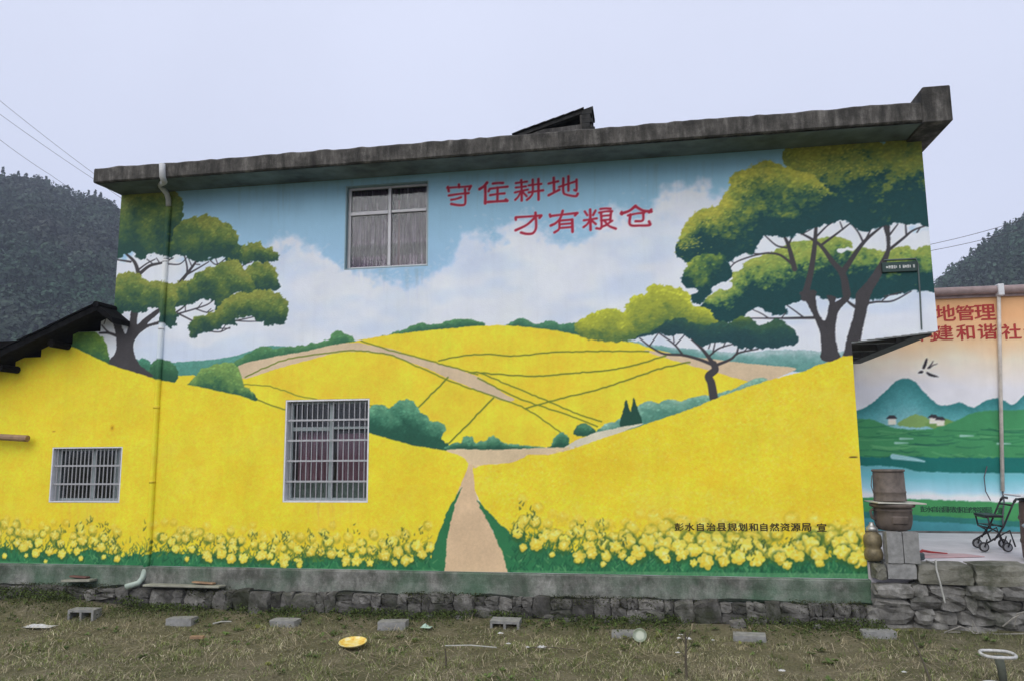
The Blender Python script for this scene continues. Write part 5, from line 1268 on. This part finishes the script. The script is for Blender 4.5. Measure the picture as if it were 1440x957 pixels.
text_mesh('lettering', '宣', 7.5 * (YB + 11) / F_PX, 1407, 717, YB - .0085, M_INKG, mural2, .02, 1.1)

# ------------------------------------------------------------------ things in the courtyard
def block_mesh(name='block_body'):
    """hollow block 0.39 x 0.19 x 0.19, two cells running along y, origin at the centre of its underside"""
    m = MB(); L, Hh, D = .39, .19, .19; xs_ = [-L / 2, -L / 2 + .032, -.016, .016, L / 2 - .032, L / 2]
    m.box(xs_[0], xs_[5], -D / 2, D / 2, 0, .034); m.box(xs_[0], xs_[5], -D / 2, D / 2, Hh - .034, Hh)
    for a, b_ in ((0, 1), (2, 3), (4, 5)): m.box(xs_[a], xs_[b_], -D / 2, D / 2, .034, Hh - .034)
    o = m.build(name, M_BLOCK); me = o.data; bpy.data.objects.remove(o)
    bm = bmesh.new(); bm.from_mesh(me); bmesh.ops.remove_doubles(bm, verts=bm.verts, dist=.0005)
    bm.to_mesh(me); bm.free(); return me
BLK = block_mesh()
def closed_block():
    m = MB(); m.box(-.195, .195, -.095, .095, 0, .19)
    o = m.build('block_body', M_BLOCK); me = o.data; bpy.data.objects.remove(o)
    bm = bmesh.new(); bm.from_mesh(me); bmesh.ops.subdivide_edges(bm, edges=bm.edges[:], cuts=3, use_grid_fill=True)
    for v_ in bm.verts:
        nb_ = (abs(abs(v_.co.x) - .195) < .001) + (abs(abs(v_.co.y) - .095) < .001) + (abs(v_.co.z - .095) > .094)
        if nb_ > 1:
            v_.co += (Vector((0, 0, .095)) - v_.co).normalized() * (random.choice((.002, .003, .004, .009)) if nb_ == 2 else random.choice((.004, .008, .016)))
    bm.to_mesh(me); bm.free(); return me
BLKS = [closed_block() for _ in range(6)]; BLK2 = BLKS[0]
def block(at, rot, label, group=None, me=None):
    o = bpy.data.objects.new('concrete_block', (random.choice(BLKS) if me is BLK2 else me) or BLK); link(o, None, at); o.rotation_euler = rot
    return tag(o, label, 'concrete block', group)
PI = math.pi
Yp = .02
xA, xB = XZ(1249.5, 770, Yp)[0], XZ(1272, 770, Yp)[0]
zc0 = ZC + .014
for i, (x, lb) in enumerate(((xA, 'upright concrete block under the clay pot, beside the brass jar'), (xB, 'upright concrete block under the clay pot, on the side away from the brass jar'))):
    block((x + .0, Yp - .095, zc0 + .195), (0, -PI / 2, PI / 2), lb, 'blocks under the pots', BLK2)
zt_ = zc0 + .39 + .003
M_CLAY = simple('old_brown_clay', (.115, .092, .076), .75, var=.4, vscale=7, bstr=.4, bscale=25)
M_RUST = simple('rusty_brown_metal', (.14, .115, .096), .7, .1, var=.35, vscale=9, bstr=.3, bscale=30)
xp = XZ(1256, 730, Yp)[0]
cp = thing('clay_pot', (xp, Yp, zt_), 'brown clay pot with wide rim standing on two upright blocks', 'pot')
MB().lathe((xp, Yp, zt_), [(.17, 0), (.20, .01), (.225, .08), (.235, .17), (.228, .24), (.24, .25), (.24, .262), (.228, .27), (.238, .30)], 28).build('body', M_CLAY, cp, smooth=True)
MB().lathe((xp, Yp, zt_), [(.24, .285), (.272, .30), (.278, .33), (.265, .338), (.22, .335)], 28).build('rim', M_CLAY, cp, smooth=True)
MB().obox(Matrix.Translation((xp + .02, Yp - .235, zt_ + .14)) @ Matrix.Rotation(.05, 4, 'X'), .20, .03, .10).build('relief_panel', M_CLAY, cp, bevel=.012)
MB().tube([(xp - .25, Yp - .05, zt_ + .27), (xp - .29, Yp - .06, zt_ + .24), (xp - .275, Yp - .06, zt_ + .16), (xp - .23, Yp - .05, zt_ + .13)], .018, 8).build('handle', M_CLAY, cp, smooth=True)
brd = MB().obox(Matrix.Translation((xp + .03, Yp - .02, zt_ + .352)) @ Matrix.Rotation(.03, 4, 'Y') @ Matrix.Rotation(.15, 4, 'Z'), .62, .42, .018).build('thin_board', simple('pale_board', (.50, .49, .42), .7, var=.2), None, (xp, Yp, zt_ + .345), bevel=.003)
tag(brd, 'thin pale board laid between the clay pot and the rusty bucket', 'board')
xb_ = XZ(1251.5, 700, Yp)[0]; zb_ = zt_ + .372
bk = thing('rusty_bucket', (xb_, Yp, zb_), 'upturned rusty brown bucket on top of the clay pot', 'bucket')
MB().lathe((xb_, Yp, zb_), [(.200, 0), (.203, .012), (.197, .03), (.196, .10), (.202, .11), (.202, .122), (.195, .132), (.190, .36), (.184, .38)], 28).build('body', M_RUST, bk, smooth=True)
MB().lathe((xb_, Yp, zb_), [(.188, .375), (.202, .382), (.203, .40), (.195, .408), (.17, .40)], 28).build('rim', M_RUST, bk, smooth=True)
MB().tube([(xb_ - .203, Yp, zb_ + .33), (xb_ - .23, Yp - .03, zb_ + .2), (xb_ - .205, Yp - .04, zb_ + .08)], .006, 6).build('handle', M_RUST, bk)
xj = XZ(1228, 770, -.02)[0]; M_BRASS = simple('dull_brass', (.20, .165, .095), .55, .25, var=.45, vscale=9, bstr=.15)
jr = thing('brass_jar', (xj, -.02, zc0), 'dull brass jar tucked between the painted wall and the blocks', 'jar')
MB().lathe((xj, -.02, zc0), [(.075, 0), (.11, .02), (.118, .08), (.105, .14), (.092, .165), (.108, .19), (.115, .25), (.108, .32), (.07, .36), (.055, .38)], 24).build('body', M_BRASS, jr, smooth=True)
MB().lathe((xj, -.02, zc0), [(.055, .375), (.075, .385), (.075, .42), (.05, .44), (.03, .47), (.03, .49)], 20).build('lid', simple('pewter', (.4, .4, .38), .35, .6, var=.2), jr, smooth=True)
# plastic scrap and red sheet
rs = on_z(1292, 781, ZC); rd = MB()
rd.prism([(rs[0] - .02, rs[1] - .15), (rs[0] + .30, rs[1] - .1), (rs[0] + .85, rs[1] + .05), (rs[0] + .7, rs[1] + .3), (rs[0] + .16, rs[1] + .35)], ZC - .004, ZC + .004, 2)
tag(rd.build('plastic_sheet', simple('faded_pink_sheet', (.55, .36, .37), .5, var=.15), None, (rs[0], rs[1], ZC)), 'faded pink plastic sheet lying flat in the courtyard', 'sheet')
M_REDP = simple('red_edge', (.32, .03, .03), .5, bstr=0)
tag(MB().tube([(rs[0] - .05, rs[1] - .05, ZC + .02), (rs[0] + .06, rs[1] + .02, ZC + .07), (rs[0] + .2, rs[1] + .12, ZC + .04), (rs[0] + .42, rs[1] + .16, ZC + .02)], [.02, .02, .014, .008], 8).build('red_strap', M_REDP, None, (rs[0], rs[1], ZC)), 'short red strap beside the upright blocks', 'strap')
dk = on_z(1286, 785, ZC); tag(MB().obox(Matrix.Translation((dk[0] + .02, dk[1] - .05, ZC + .045)) @ Matrix.Rotation(.3, 4, 'Z'), .13, .16, .09).build('scrap_box', simple('dark_teal_plastic', (.05, .07, .075), .5, bstr=0), None, (dk[0], dk[1], ZC), bevel=.015), 'small dark plastic box next to the upright blocks', 'box')

# folding walker frame
wkp = on_z(1400, 775, ZC); YW = float(wkp[1])
wk = thing('walker_frame', (float(wkp[0]), YW, ZC), 'black folding walker frame with four small wheels in the courtyard', 'walker')
def q(px_, py_, dy=0.0):
    p = on_y(px_, py_, YW); return (p[0], p[1] + dy, max(p[2], ZC + .03))
def tb(nm, pts, r=.013, mat=M_BLACKP): return MB().tube(pts, r, 8).build(nm, mat, wk, smooth=True)
for dy in (-.0, .42):
    tb('frame_bar', [q(1398, 759, dy), q(1411, 740, dy), q(1421, 716, dy), q(1426, 705, dy)])
    tb('frame_bar', [q(1386, 764, dy), q(1398, 757, dy), q(1420, 745, dy), q(1428, 768, dy)], .012)
    tb('frame_bar', [q(1412, 765, dy), q(1405, 748, dy), q(1393, 742, dy), q(1389, 726, dy)], .012)
    tb('handle', [q(1426, 705, dy), q(1429, 701, dy), q(1436, 702, dy)], .019, M_RUBBER)
for px_, dy in ((1383, -.02), (1392, .42), (1416, -.02), (1430, .42)):
    c_ = on_y(px_, 770, YW); R_ = .068
    wh_ = MB().lathe((c_[0], YW + dy, ZC + R_), [(R_ - .018, -.018), (R_ - .004, -.016), (R_, -.008), (R_, .008), (R_ - .004, .016), (R_ - .018, .018)], 22, 'y').build('wheel', M_RUBBER, wk, smooth=True)
    MB().lathe((c_[0], YW + dy, ZC + R_), [(.02, -.022), (R_ - .02, -.0195), (R_ - .02, .0195), (.02, .022)], 16, 'y').build('hub', M_GREYM, wh_)
    tb('fork', [(c_[0], YW + dy - .03, ZC + R_), (c_[0] + .03, YW + dy - .03, ZC + .15), (c_[0] + .05, YW + dy, ZC + .17)], .010)
s0, s1 = on_y(1386, 725, YW), on_y(1411, 724, YW)
MB().box(s0[0], s1[0], YW + .0, YW + .42, s0[2] - .02, s0[2] + .015).build('seat', M_BLACKP, wk, bevel=.008)
tb('cross_bar', [q(1411, 740, -.0), q(1411, 740, .42)]); tb('cross_bar', [q(1393, 742, 0), q(1393, 742, .42)]); tb('cross_bar', [q(1424, 710, 0), q(1424, 710, .42)]); tb('cross_bar', [q(1389, 727, 0), q(1389, 727, .42)])
MB().box(s0[0] + .04, s1[0] - .02, YW + .03, YW + .39, s0[2] - .14, s0[2] - .13).build('basket', M_BLACKP, wk)

# barrel with a board on it, cut by the edge of the picture
bp = on_z(1447, 790, ZC); bx, by = float(bp[0]) + .30, max(.38, float(bp[1]))
br_ = thing('barrel', (bx, by, ZC), 'brown plastic barrel standing behind the coping at the end of the courtyard', 'barrel')
MB().lathe((bx, by, ZC), [(.22, 0), (.235, .02), (.24, .2), (.25, .22), (.25, .25), (.24, .27), (.235, .50), (.25, .52), (.25, .55), (.235, .57), (.225, .74), (.21, .76)], 28).build('body', simple('brown_plastic', (.13, .085, .065), .5, var=.25), br_, smooth=True)
MB().lathe((bx, by, ZC), [(.21, .758), (.245, .762), (.245, .785), (.2, .79)], 28).build('rim', M_BLACKP, br_, smooth=True)
tag(MB().obox(Matrix.Translation((bx - .01, by, ZC + .815)) @ Matrix.Rotation(.05, 4, 'Y'), .62, .5, .022).build('board', simple('white_board', (.66, .67, .68), .5, var=.1), None, (bx, by, ZC + .8), bevel=.003), 'white board lying across the barrel', 'board')
tag(MB().tube([(bx - .28, by - .2, ZC), (bx - .26, by - .2, ZC + .42), (bx - .3, by - .18, ZC + .47)], .025, 8).build('grey_post', simple('blue_grey_pipe', (.22, .27, .29), .5, bstr=0), None, (bx - .28, by - .2, ZC), smooth=True), 'short blue-grey pipe standing against the barrel', 'pipe')

# cord hanging over the coping, dry vines
M_CORD = simple('dirty_cord', (.42, .42, .38), .8, bstr=0)
cs_ = [on_y(1316, 787, -.265), on_y(1317, 800, -.275), on_y(1322, 818, -.30), on_y(1326, 835, -.31), on_y(1329, 847, -.30)]
tag(MB().tube([(cs_[0][0] - .01, .05, ZC + .015), (cs_[0][0], -.22, ZC + .02)] + cs_, .011, 6).build('hanging_cord', M_CORD, None, tuple(cs_[-1])), 'pale cord hanging over the coping of the stone wall', 'cord')
M_VINE = simple('dry_vine', (.27, .255, .22), .85, bstr=0)
VN = [[(1368, 872), (1376, 890), (1384, 912)], [(1330, 905), (1350, 880), (1362, 884), (1372, 905), (1390, 918)], [(1395, 925), (1402, 902), (1420, 893), (1445, 890)], [(1426, 880), (1430, 862), (1446, 858)], [(1352, 905), (1344, 888), (1334, 897)], [(1410, 880), (1425, 868), (1450, 855)]]
VL = ['short straight dry vine stem below the hanging cord side of the stone wall', 'long wavy dry vine stem with a hump at the foot of the stone wall', 'dry vine stem arching up from the grass beside the white hoop', 'small hooked dry vine high on the rubble below the barrel', 'small peaked dry vine stem within the loop of the wavy vine', 'dry vine slanting upward across the rubble below the barrel']
for i, pts in enumerate(VN):
    P_ = [on_y(a_, b_, -.42 - .05 * (k % 2)) for k, (a_, b_) in enumerate(pts)]
    P_ = [np.array((p[0], p[1], max(p[2], float(gh(p[0], p[1])) + .01))) for p in P_]
    e_ = P_[0]; st = np.array((e_[0] - .02, e_[1], float(gh(e_[0], e_[1])) - .02))
    tag(MB().tube([st] + P_ if i not in (3, 5) else P_, .008, 6).build('dry_vine', M_VINE, None, tuple(P_[0])), VL[i], 'vine', 'dry vines by the stone wall')

# ------------------------------------------------------------------ blocks in the grass
def gpt(px_, py_, dz=0.0):
    p = on_z(px_, py_, 0.03)
    for _ in range(4): p = on_z(px_, py_, float(gh(p[0], p[1])) + dz)
    return p
BL = [(112, 871, 0, (0, 0, .06), 'concrete block in the grass showing its two hollow cells below the pale slab ledge', -.05),
      (256, 876, 1, (PI / 2, 0, .05), 'plain-faced concrete block half sunk in the grass below the long flat slab', -.07),
      (402, 878, 1, (PI / 2, 0, -.03), 'concrete block half sunk in the grass below the maroon-curtained window', -.08),
      (553, 882, 1, (PI / 2, 0, .02), 'dark damp concrete block in the grass next to a scrap of pale green plastic', -.06),
      (710, 884, 0, (.08, 0, -.03), 'tipped concrete block below the painted footpath with light top and shaded cells', -.10),
      (882, 893, 1, (PI / 2, 0, .02), 'concrete block in the grass behind the round glass lid', -.10),
      (1055, 898, 1, (PI / 2, 0, -.02), 'pale concrete block in the grass below the line of dark small lettering', -.09),
      (1235, 896, 1, (PI / 2, 0, .01), 'half-buried concrete block at the foot of the retaining wall corner', -.10)]
for px_, py_, up, rot, lb, dz in BL:
    p = gpt(px_, py_); z_ = float(gh(p[0], p[1] + .095)) + dz
    if up: block((p[0], p[1] + .095, z_ + .095 - .045), (rot[0] + random.uniform(-.03, .05), random.uniform(-.04, .04), rot[2] + random.uniform(-.06, .06)), lb, 'concrete blocks along the wall foot', BLK2)
    else: block((p[0], p[1] + .095, z_ - .01), rot, lb, 'concrete blocks along the wall foot')

# ------------------------------------------------------------------ litter and small things
def ground_thing(name, mb_fn, px_, py_, mat, label, cat, dz=0.0, **kw):
    p = gpt(px_, py_); z_ = float(gh(p[0], p[1])) + dz
    m = MB(); mb_fn(m, p[0], p[1], z_)
    return tag(m.build(name, mat, None, (p[0], p[1], z_), **kw), label, cat)
def disc(r, tilt=.12):
    def f(m, x, y, z):
        M_ = Matrix.Translation((x, y, z + .03)) @ Matrix.Rotation(tilt, 4, 'X')
        k = MB().lathe((0, 0, 0), [(r * .55, .002), (r * .82, .004), (r * .95, .022), (r, .03), (r * .99, .036), (r * .93, .028), (r * .8, .012), (r * .5, .009)], 28)
        m.add([M_ @ Vector(v_) for v_ in k.v], k.f)
    return f
M_YP, t, b = newmat('mottled_yellow_plate')
c = ramp(t, noise(t, coord(t), 14, 4, .6), [(.35, (.75, .40, .06)), (.5, (.85, .66, .16)), (.65, (.85, .76, .42))]); t.links.new(c, b.inputs['Base Color']); b.inputs['Roughness'].default_value = .45
ground_thing('yellow_plate', disc(.17), 496, 911, M_YP, 'shallow yellow mottled plate lying in the grass', 'plate', .02, smooth=True)
M_GLS = simple('greenish_glass', (.27, .31, .22), .15, var=.2, bstr=0, spec=.8)
ground_thing('glass_lid', disc(.085, 1.05), 900, 903, M_GLS, 'round greenish glass lid leaning in the grass beside a block', 'lid', .05, smooth=True)
def crumple(w, d, h, seed):
    def f(m, x, y, z):
        n_ = 9; rg_ = np.random.default_rng(seed); hs = rg_.random((n_, n_)) ** 2 * h * .5
        base = len(m.v)
        for i in range(n_):
            for j in range(n_):
                fx, fy = i / (n_ - 1) - .5, j / (n_ - 1) - .5; e = max(0, 1 - 3.6 * (fx * fx + fy * fy) * (1 + .4 * rg_.random()))
                m.v.append((x + fx * w * (1 + .3 * rg_.uniform(-.5, .5)), y + fy * d * (1 + .3 * rg_.uniform(-.5, .5)), z + .012 + hs[i, j] * e))
        for i in range(n_ - 1):
            for j in range(n_ - 1): m.f.append((base + i * n_ + j, base + (i + 1) * n_ + j, base + (i + 1) * n_ + j + 1, base + i * n_ + j + 1))
    return f
M_WP = simple('white_plastic_film', (.50, .50, .48), .45, var=.3, vscale=25, bstr=0)
M_GP = simple('pale_green_plastic', (.40, .55, .45), .35, var=.2, bstr=0)
ground_thing('plastic_bag', crumple(.42, .18, .09, 1), 55, 883, M_WP, 'crumpled white plastic bag near the hollow-celled block', 'plastic bag', .02)
ground_thing('plastic_scrap', crumple(.14, .12, .12, 2), 599, 884, M_GP, 'crumpled scrap of pale green plastic beside a damp block', 'plastic scrap', .03)
for k, (px_, py_, w_, lb) in enumerate(((704, 896, .07, 'small white plastic scrap in front of the tipped block'), (715, 911, .06, 'tiny white paper scrap farther out from the tipped block'), (762, 916, .10, 'torn white paper by the thin stick in the grass'), (742, 916, .05, 'small white fleck of paper near the torn paper'), (955, 903, .05, 'white crumb of foam beside the bare sapling'), (968, 904, .08, 'white foam scrap behind the bare sapling'), (953, 924, .05, 'small white foam bit in the grass left of the sapling stem'), (1003, 906, .04, 'tiny white fleck to the side of the sapling'), (1100, 950, .07, 'white paper scrap in open grass before the pale block'), (1272, 952, .05, 'white chip in the grass beside the leaning stick'), (958, 898, .05, 'white scrap right behind the top of the sapling'))):
    ground_thing('litter_scrap', crumple(w_, w_ * .8, w_ * .6, 10 + k), px_, py_, M_WP, lb, 'litter', .045)
def stick(dx, dy, L, r, tilt=0.0):
    def f(m, x, y, z): m.tube([(x, y, z - .03), (x + dx * .5 + .006, y + dy * .5, z + L * .5), (x + dx, y + dy, z + L)], [r, r * .85, r * .6], 6)
    return f
M_TWIG = simple('dead_stem', (.085, .072, .05), .9, bstr=0)
ground_thing('stake', stick(-.01, 0, .20, .012), 627, 938, M_TWIG, 'short dark stake standing in the open grass', 'stake')
ground_thing('leaning_stick', stick(-.10, .25, .42, .011), 1312, 962, M_TWIG, 'thin brown stick leaning in the grass before the stone wall', 'stick')
def sapling(m, x, y, z):
    m.tube([(x, y, z - .03), (x - .006, y, z + .18), (x + .004, y + .01, z + .36), (x, y, z + .46)], [.017, .014, .011, .007], 6)
    for h_, dx, L in ((.2, -.09, .13), (.26, .08, .12), (.33, -.05, .12), (.37, .06, .1)): m.tube([(x, y, z + h_), (x + dx * .6, y + .02, z + h_ + L * .5), (x + dx, y + .02, z + h_ + L)], [.006, .005, .003], 5)
ground_thing('bare_sapling', sapling, 966, 954, M_TWIG, 'bare knee-high sapling stem with short twigs', 'sapling')
def lay(L, r, ang):
    def f(m, x, y, z): m.tube([(x - math.cos(ang) * L / 2, y - math.sin(ang) * L / 2, z + .05), (x, y, z + .065), (x + math.cos(ang) * L / 2, y + math.sin(ang) * L / 2, z + .05)], r, 6)
    return f
ground_thing('thin_stick', lay(.62, .007, .0), 662, 914.5, M_CORD, 'thin pale stick lying flat beyond the dark stake', 'stick')
ground_thing('thin_stick', lay(.55, .006, -.02), 775, 917.5, M_TWIG, 'thin brown stick lying flat by the torn white paper', 'stick')
ground_thing('bamboo_splint', lay(.24, .010, .7), 312, 880, M_CORD, 'pale split bamboo piece lying by the plinth', 'stick')
ground_thing('wood_offcut', lambda m, x, y, z: m.obox(Matrix.Translation((x, y, z + .05)) @ Matrix.Rotation(.1, 4, 'Z'), .17, .06, .035), 277, 901, M_BAMBOO, 'small brown wood offcut in the dry grass', 'offcut', bevel=.004)
# white hoop on a post at the right edge
hp = gpt(1412, 962)
zh = XZ(1403, 919, float(hp[1]))[1]
ho = thing('hoop_on_post', (float(hp[0]), float(hp[1]), float(hp[2])), 'white plastic hoop resting on a short grey post in the grass', 'hoop')
MB().tube([(hp[0] + .0, hp[1], hp[2] - .05), (hp[0] - .01, hp[1], (hp[2] + zh) / 2), (hp[0] - .03, hp[1], zh - .016)], [.035, .04, .045], 10).build('post', simple('mossy_post', (.10, .11, .085), .9), ho, smooth=True)
hx_ = XZ(1403, 919, float(hp[1]))[0]
MB().tube([(hx_ + math.cos(a_) * .155, hp[1] + math.sin(a_) * .155, zh + .004 * math.sin(a_ * 3)) for a_ in np.linspace(0, 2 * PI, 29)], .016, 8).build('hoop', M_WP, ho, smooth=True)
ground_thing('white_lid', disc(.13, .05), 1402, 977, M_WP, 'white plastic lid lying below the hoop', 'lid', .03, smooth=True)

# slabs lying on the ledge of the plinth
M_LEDGE = simple('mossy_slab', (.30, .30, .24), .85, var=.3, vscale=6, bstr=.3)
def ledge(px0, px1, py_, th, dep, label, mat=M_LEDGE, tilt=0.0, zoff=0.0):
    a_, b_ = XZ(px0, py_, -.2), XZ(px1, py_, -.2); z_ = .372 + zoff
    o = MB().obox(Matrix.Translation(((a_[0] + b_[0]) / 2, -.085 - dep / 2, z_ + th / 2)) @ Matrix.Rotation(tilt, 4, 'Y') @ Matrix.Rotation(-.06, 4, 'X'), b_[0] - a_[0], dep, th).build('stone_slab', mat, None, ((a_[0] + b_[0]) / 2, -.2, z_), bevel=.006)
    return tag(o, label, 'slab')
ledge(205, 312, 826, .03, .20, 'long flat stone slab on the ledge beside the rain pipe outlet')
ledge(268, 298, 823, .022, .10, 'short thin brown slab lying on the long flat slab', M_BAMBOO, .05, .045)
ledge(90, 130, 812, .035, .18, 'short pale slab on the ledge above the hollow-celled block', M_LEDGE, -.03, .04)
ledge(96, 120, 809, .025, .10, 'thin reddish-brown slab piled on the short pale slab', simple('red_brown_slab', (.14, .07, .055), .85), .05, .09)

# ------------------------------------------------------------------ power lines
def wire(pa_, pb_, Ya, Yb, sag, label, grp):
    a_, b_ = on_y(*pa_, Ya), on_y(*pb_, Yb); pts = []
    for t_ in np.linspace(-.8, 1.6, 25):
        p = a_ + (b_ - a_) * t_; p = p + np.array((0, 0, -sag * 4 * t_ * (1 - t_) * .5 if 0 < t_ < 1 else 0)); pts.append(tuple(p))
    return tag(MB().tube(pts, .012, 5).build('power_line', M_WIRE, None, tuple(a_)), label, 'power line', grp)
for (a_, b_, lb) in (((0, 142), (130, 243), 'topmost of three thin wires above the wooded slope beside the tall house'), ((0, 161), (130, 251), 'middle of three thin wires above the wooded slope beside the tall house'), ((0, 197), (72, 247), 'lowest of three thin wires above the wooded slope beside the tall house')):
    wire(a_, b_, 26, 30, .1, lb, 'wires over the wooded slope')
for (a_, b_, lb) in (((1312, 343), (1440, 309), 'upper of two thin wires over the neighbouring house'), ((1312, 352), (1440, 322), 'lower of two thin wires over the neighbouring house')):
    wire(a_, b_, 26, 22, .1, lb, 'wires over the neighbouring house')

# ------------------------------------------------------------------ air
hz = MB().box(-640, 640, -620, 640, -2.0, 240)
M_HAZE = bpy.data.materials.new('haze'); M_HAZE.use_nodes = True
t = M_HAZE.node_tree; t.nodes.clear(); o_ = N(t, 'ShaderNodeOutputMaterial'); pv = N(t, 'ShaderNodeVolumePrincipled')
pv.inputs['Color'].default_value = (.72, .82, 1.0, 1); pv.inputs['Density'].default_value = .00075
t.links.new(pv.outputs[0], o_.inputs['Volume'])
tag(hz.build('haze', M_HAZE), 'thin pale valley haze', kind='stuff')
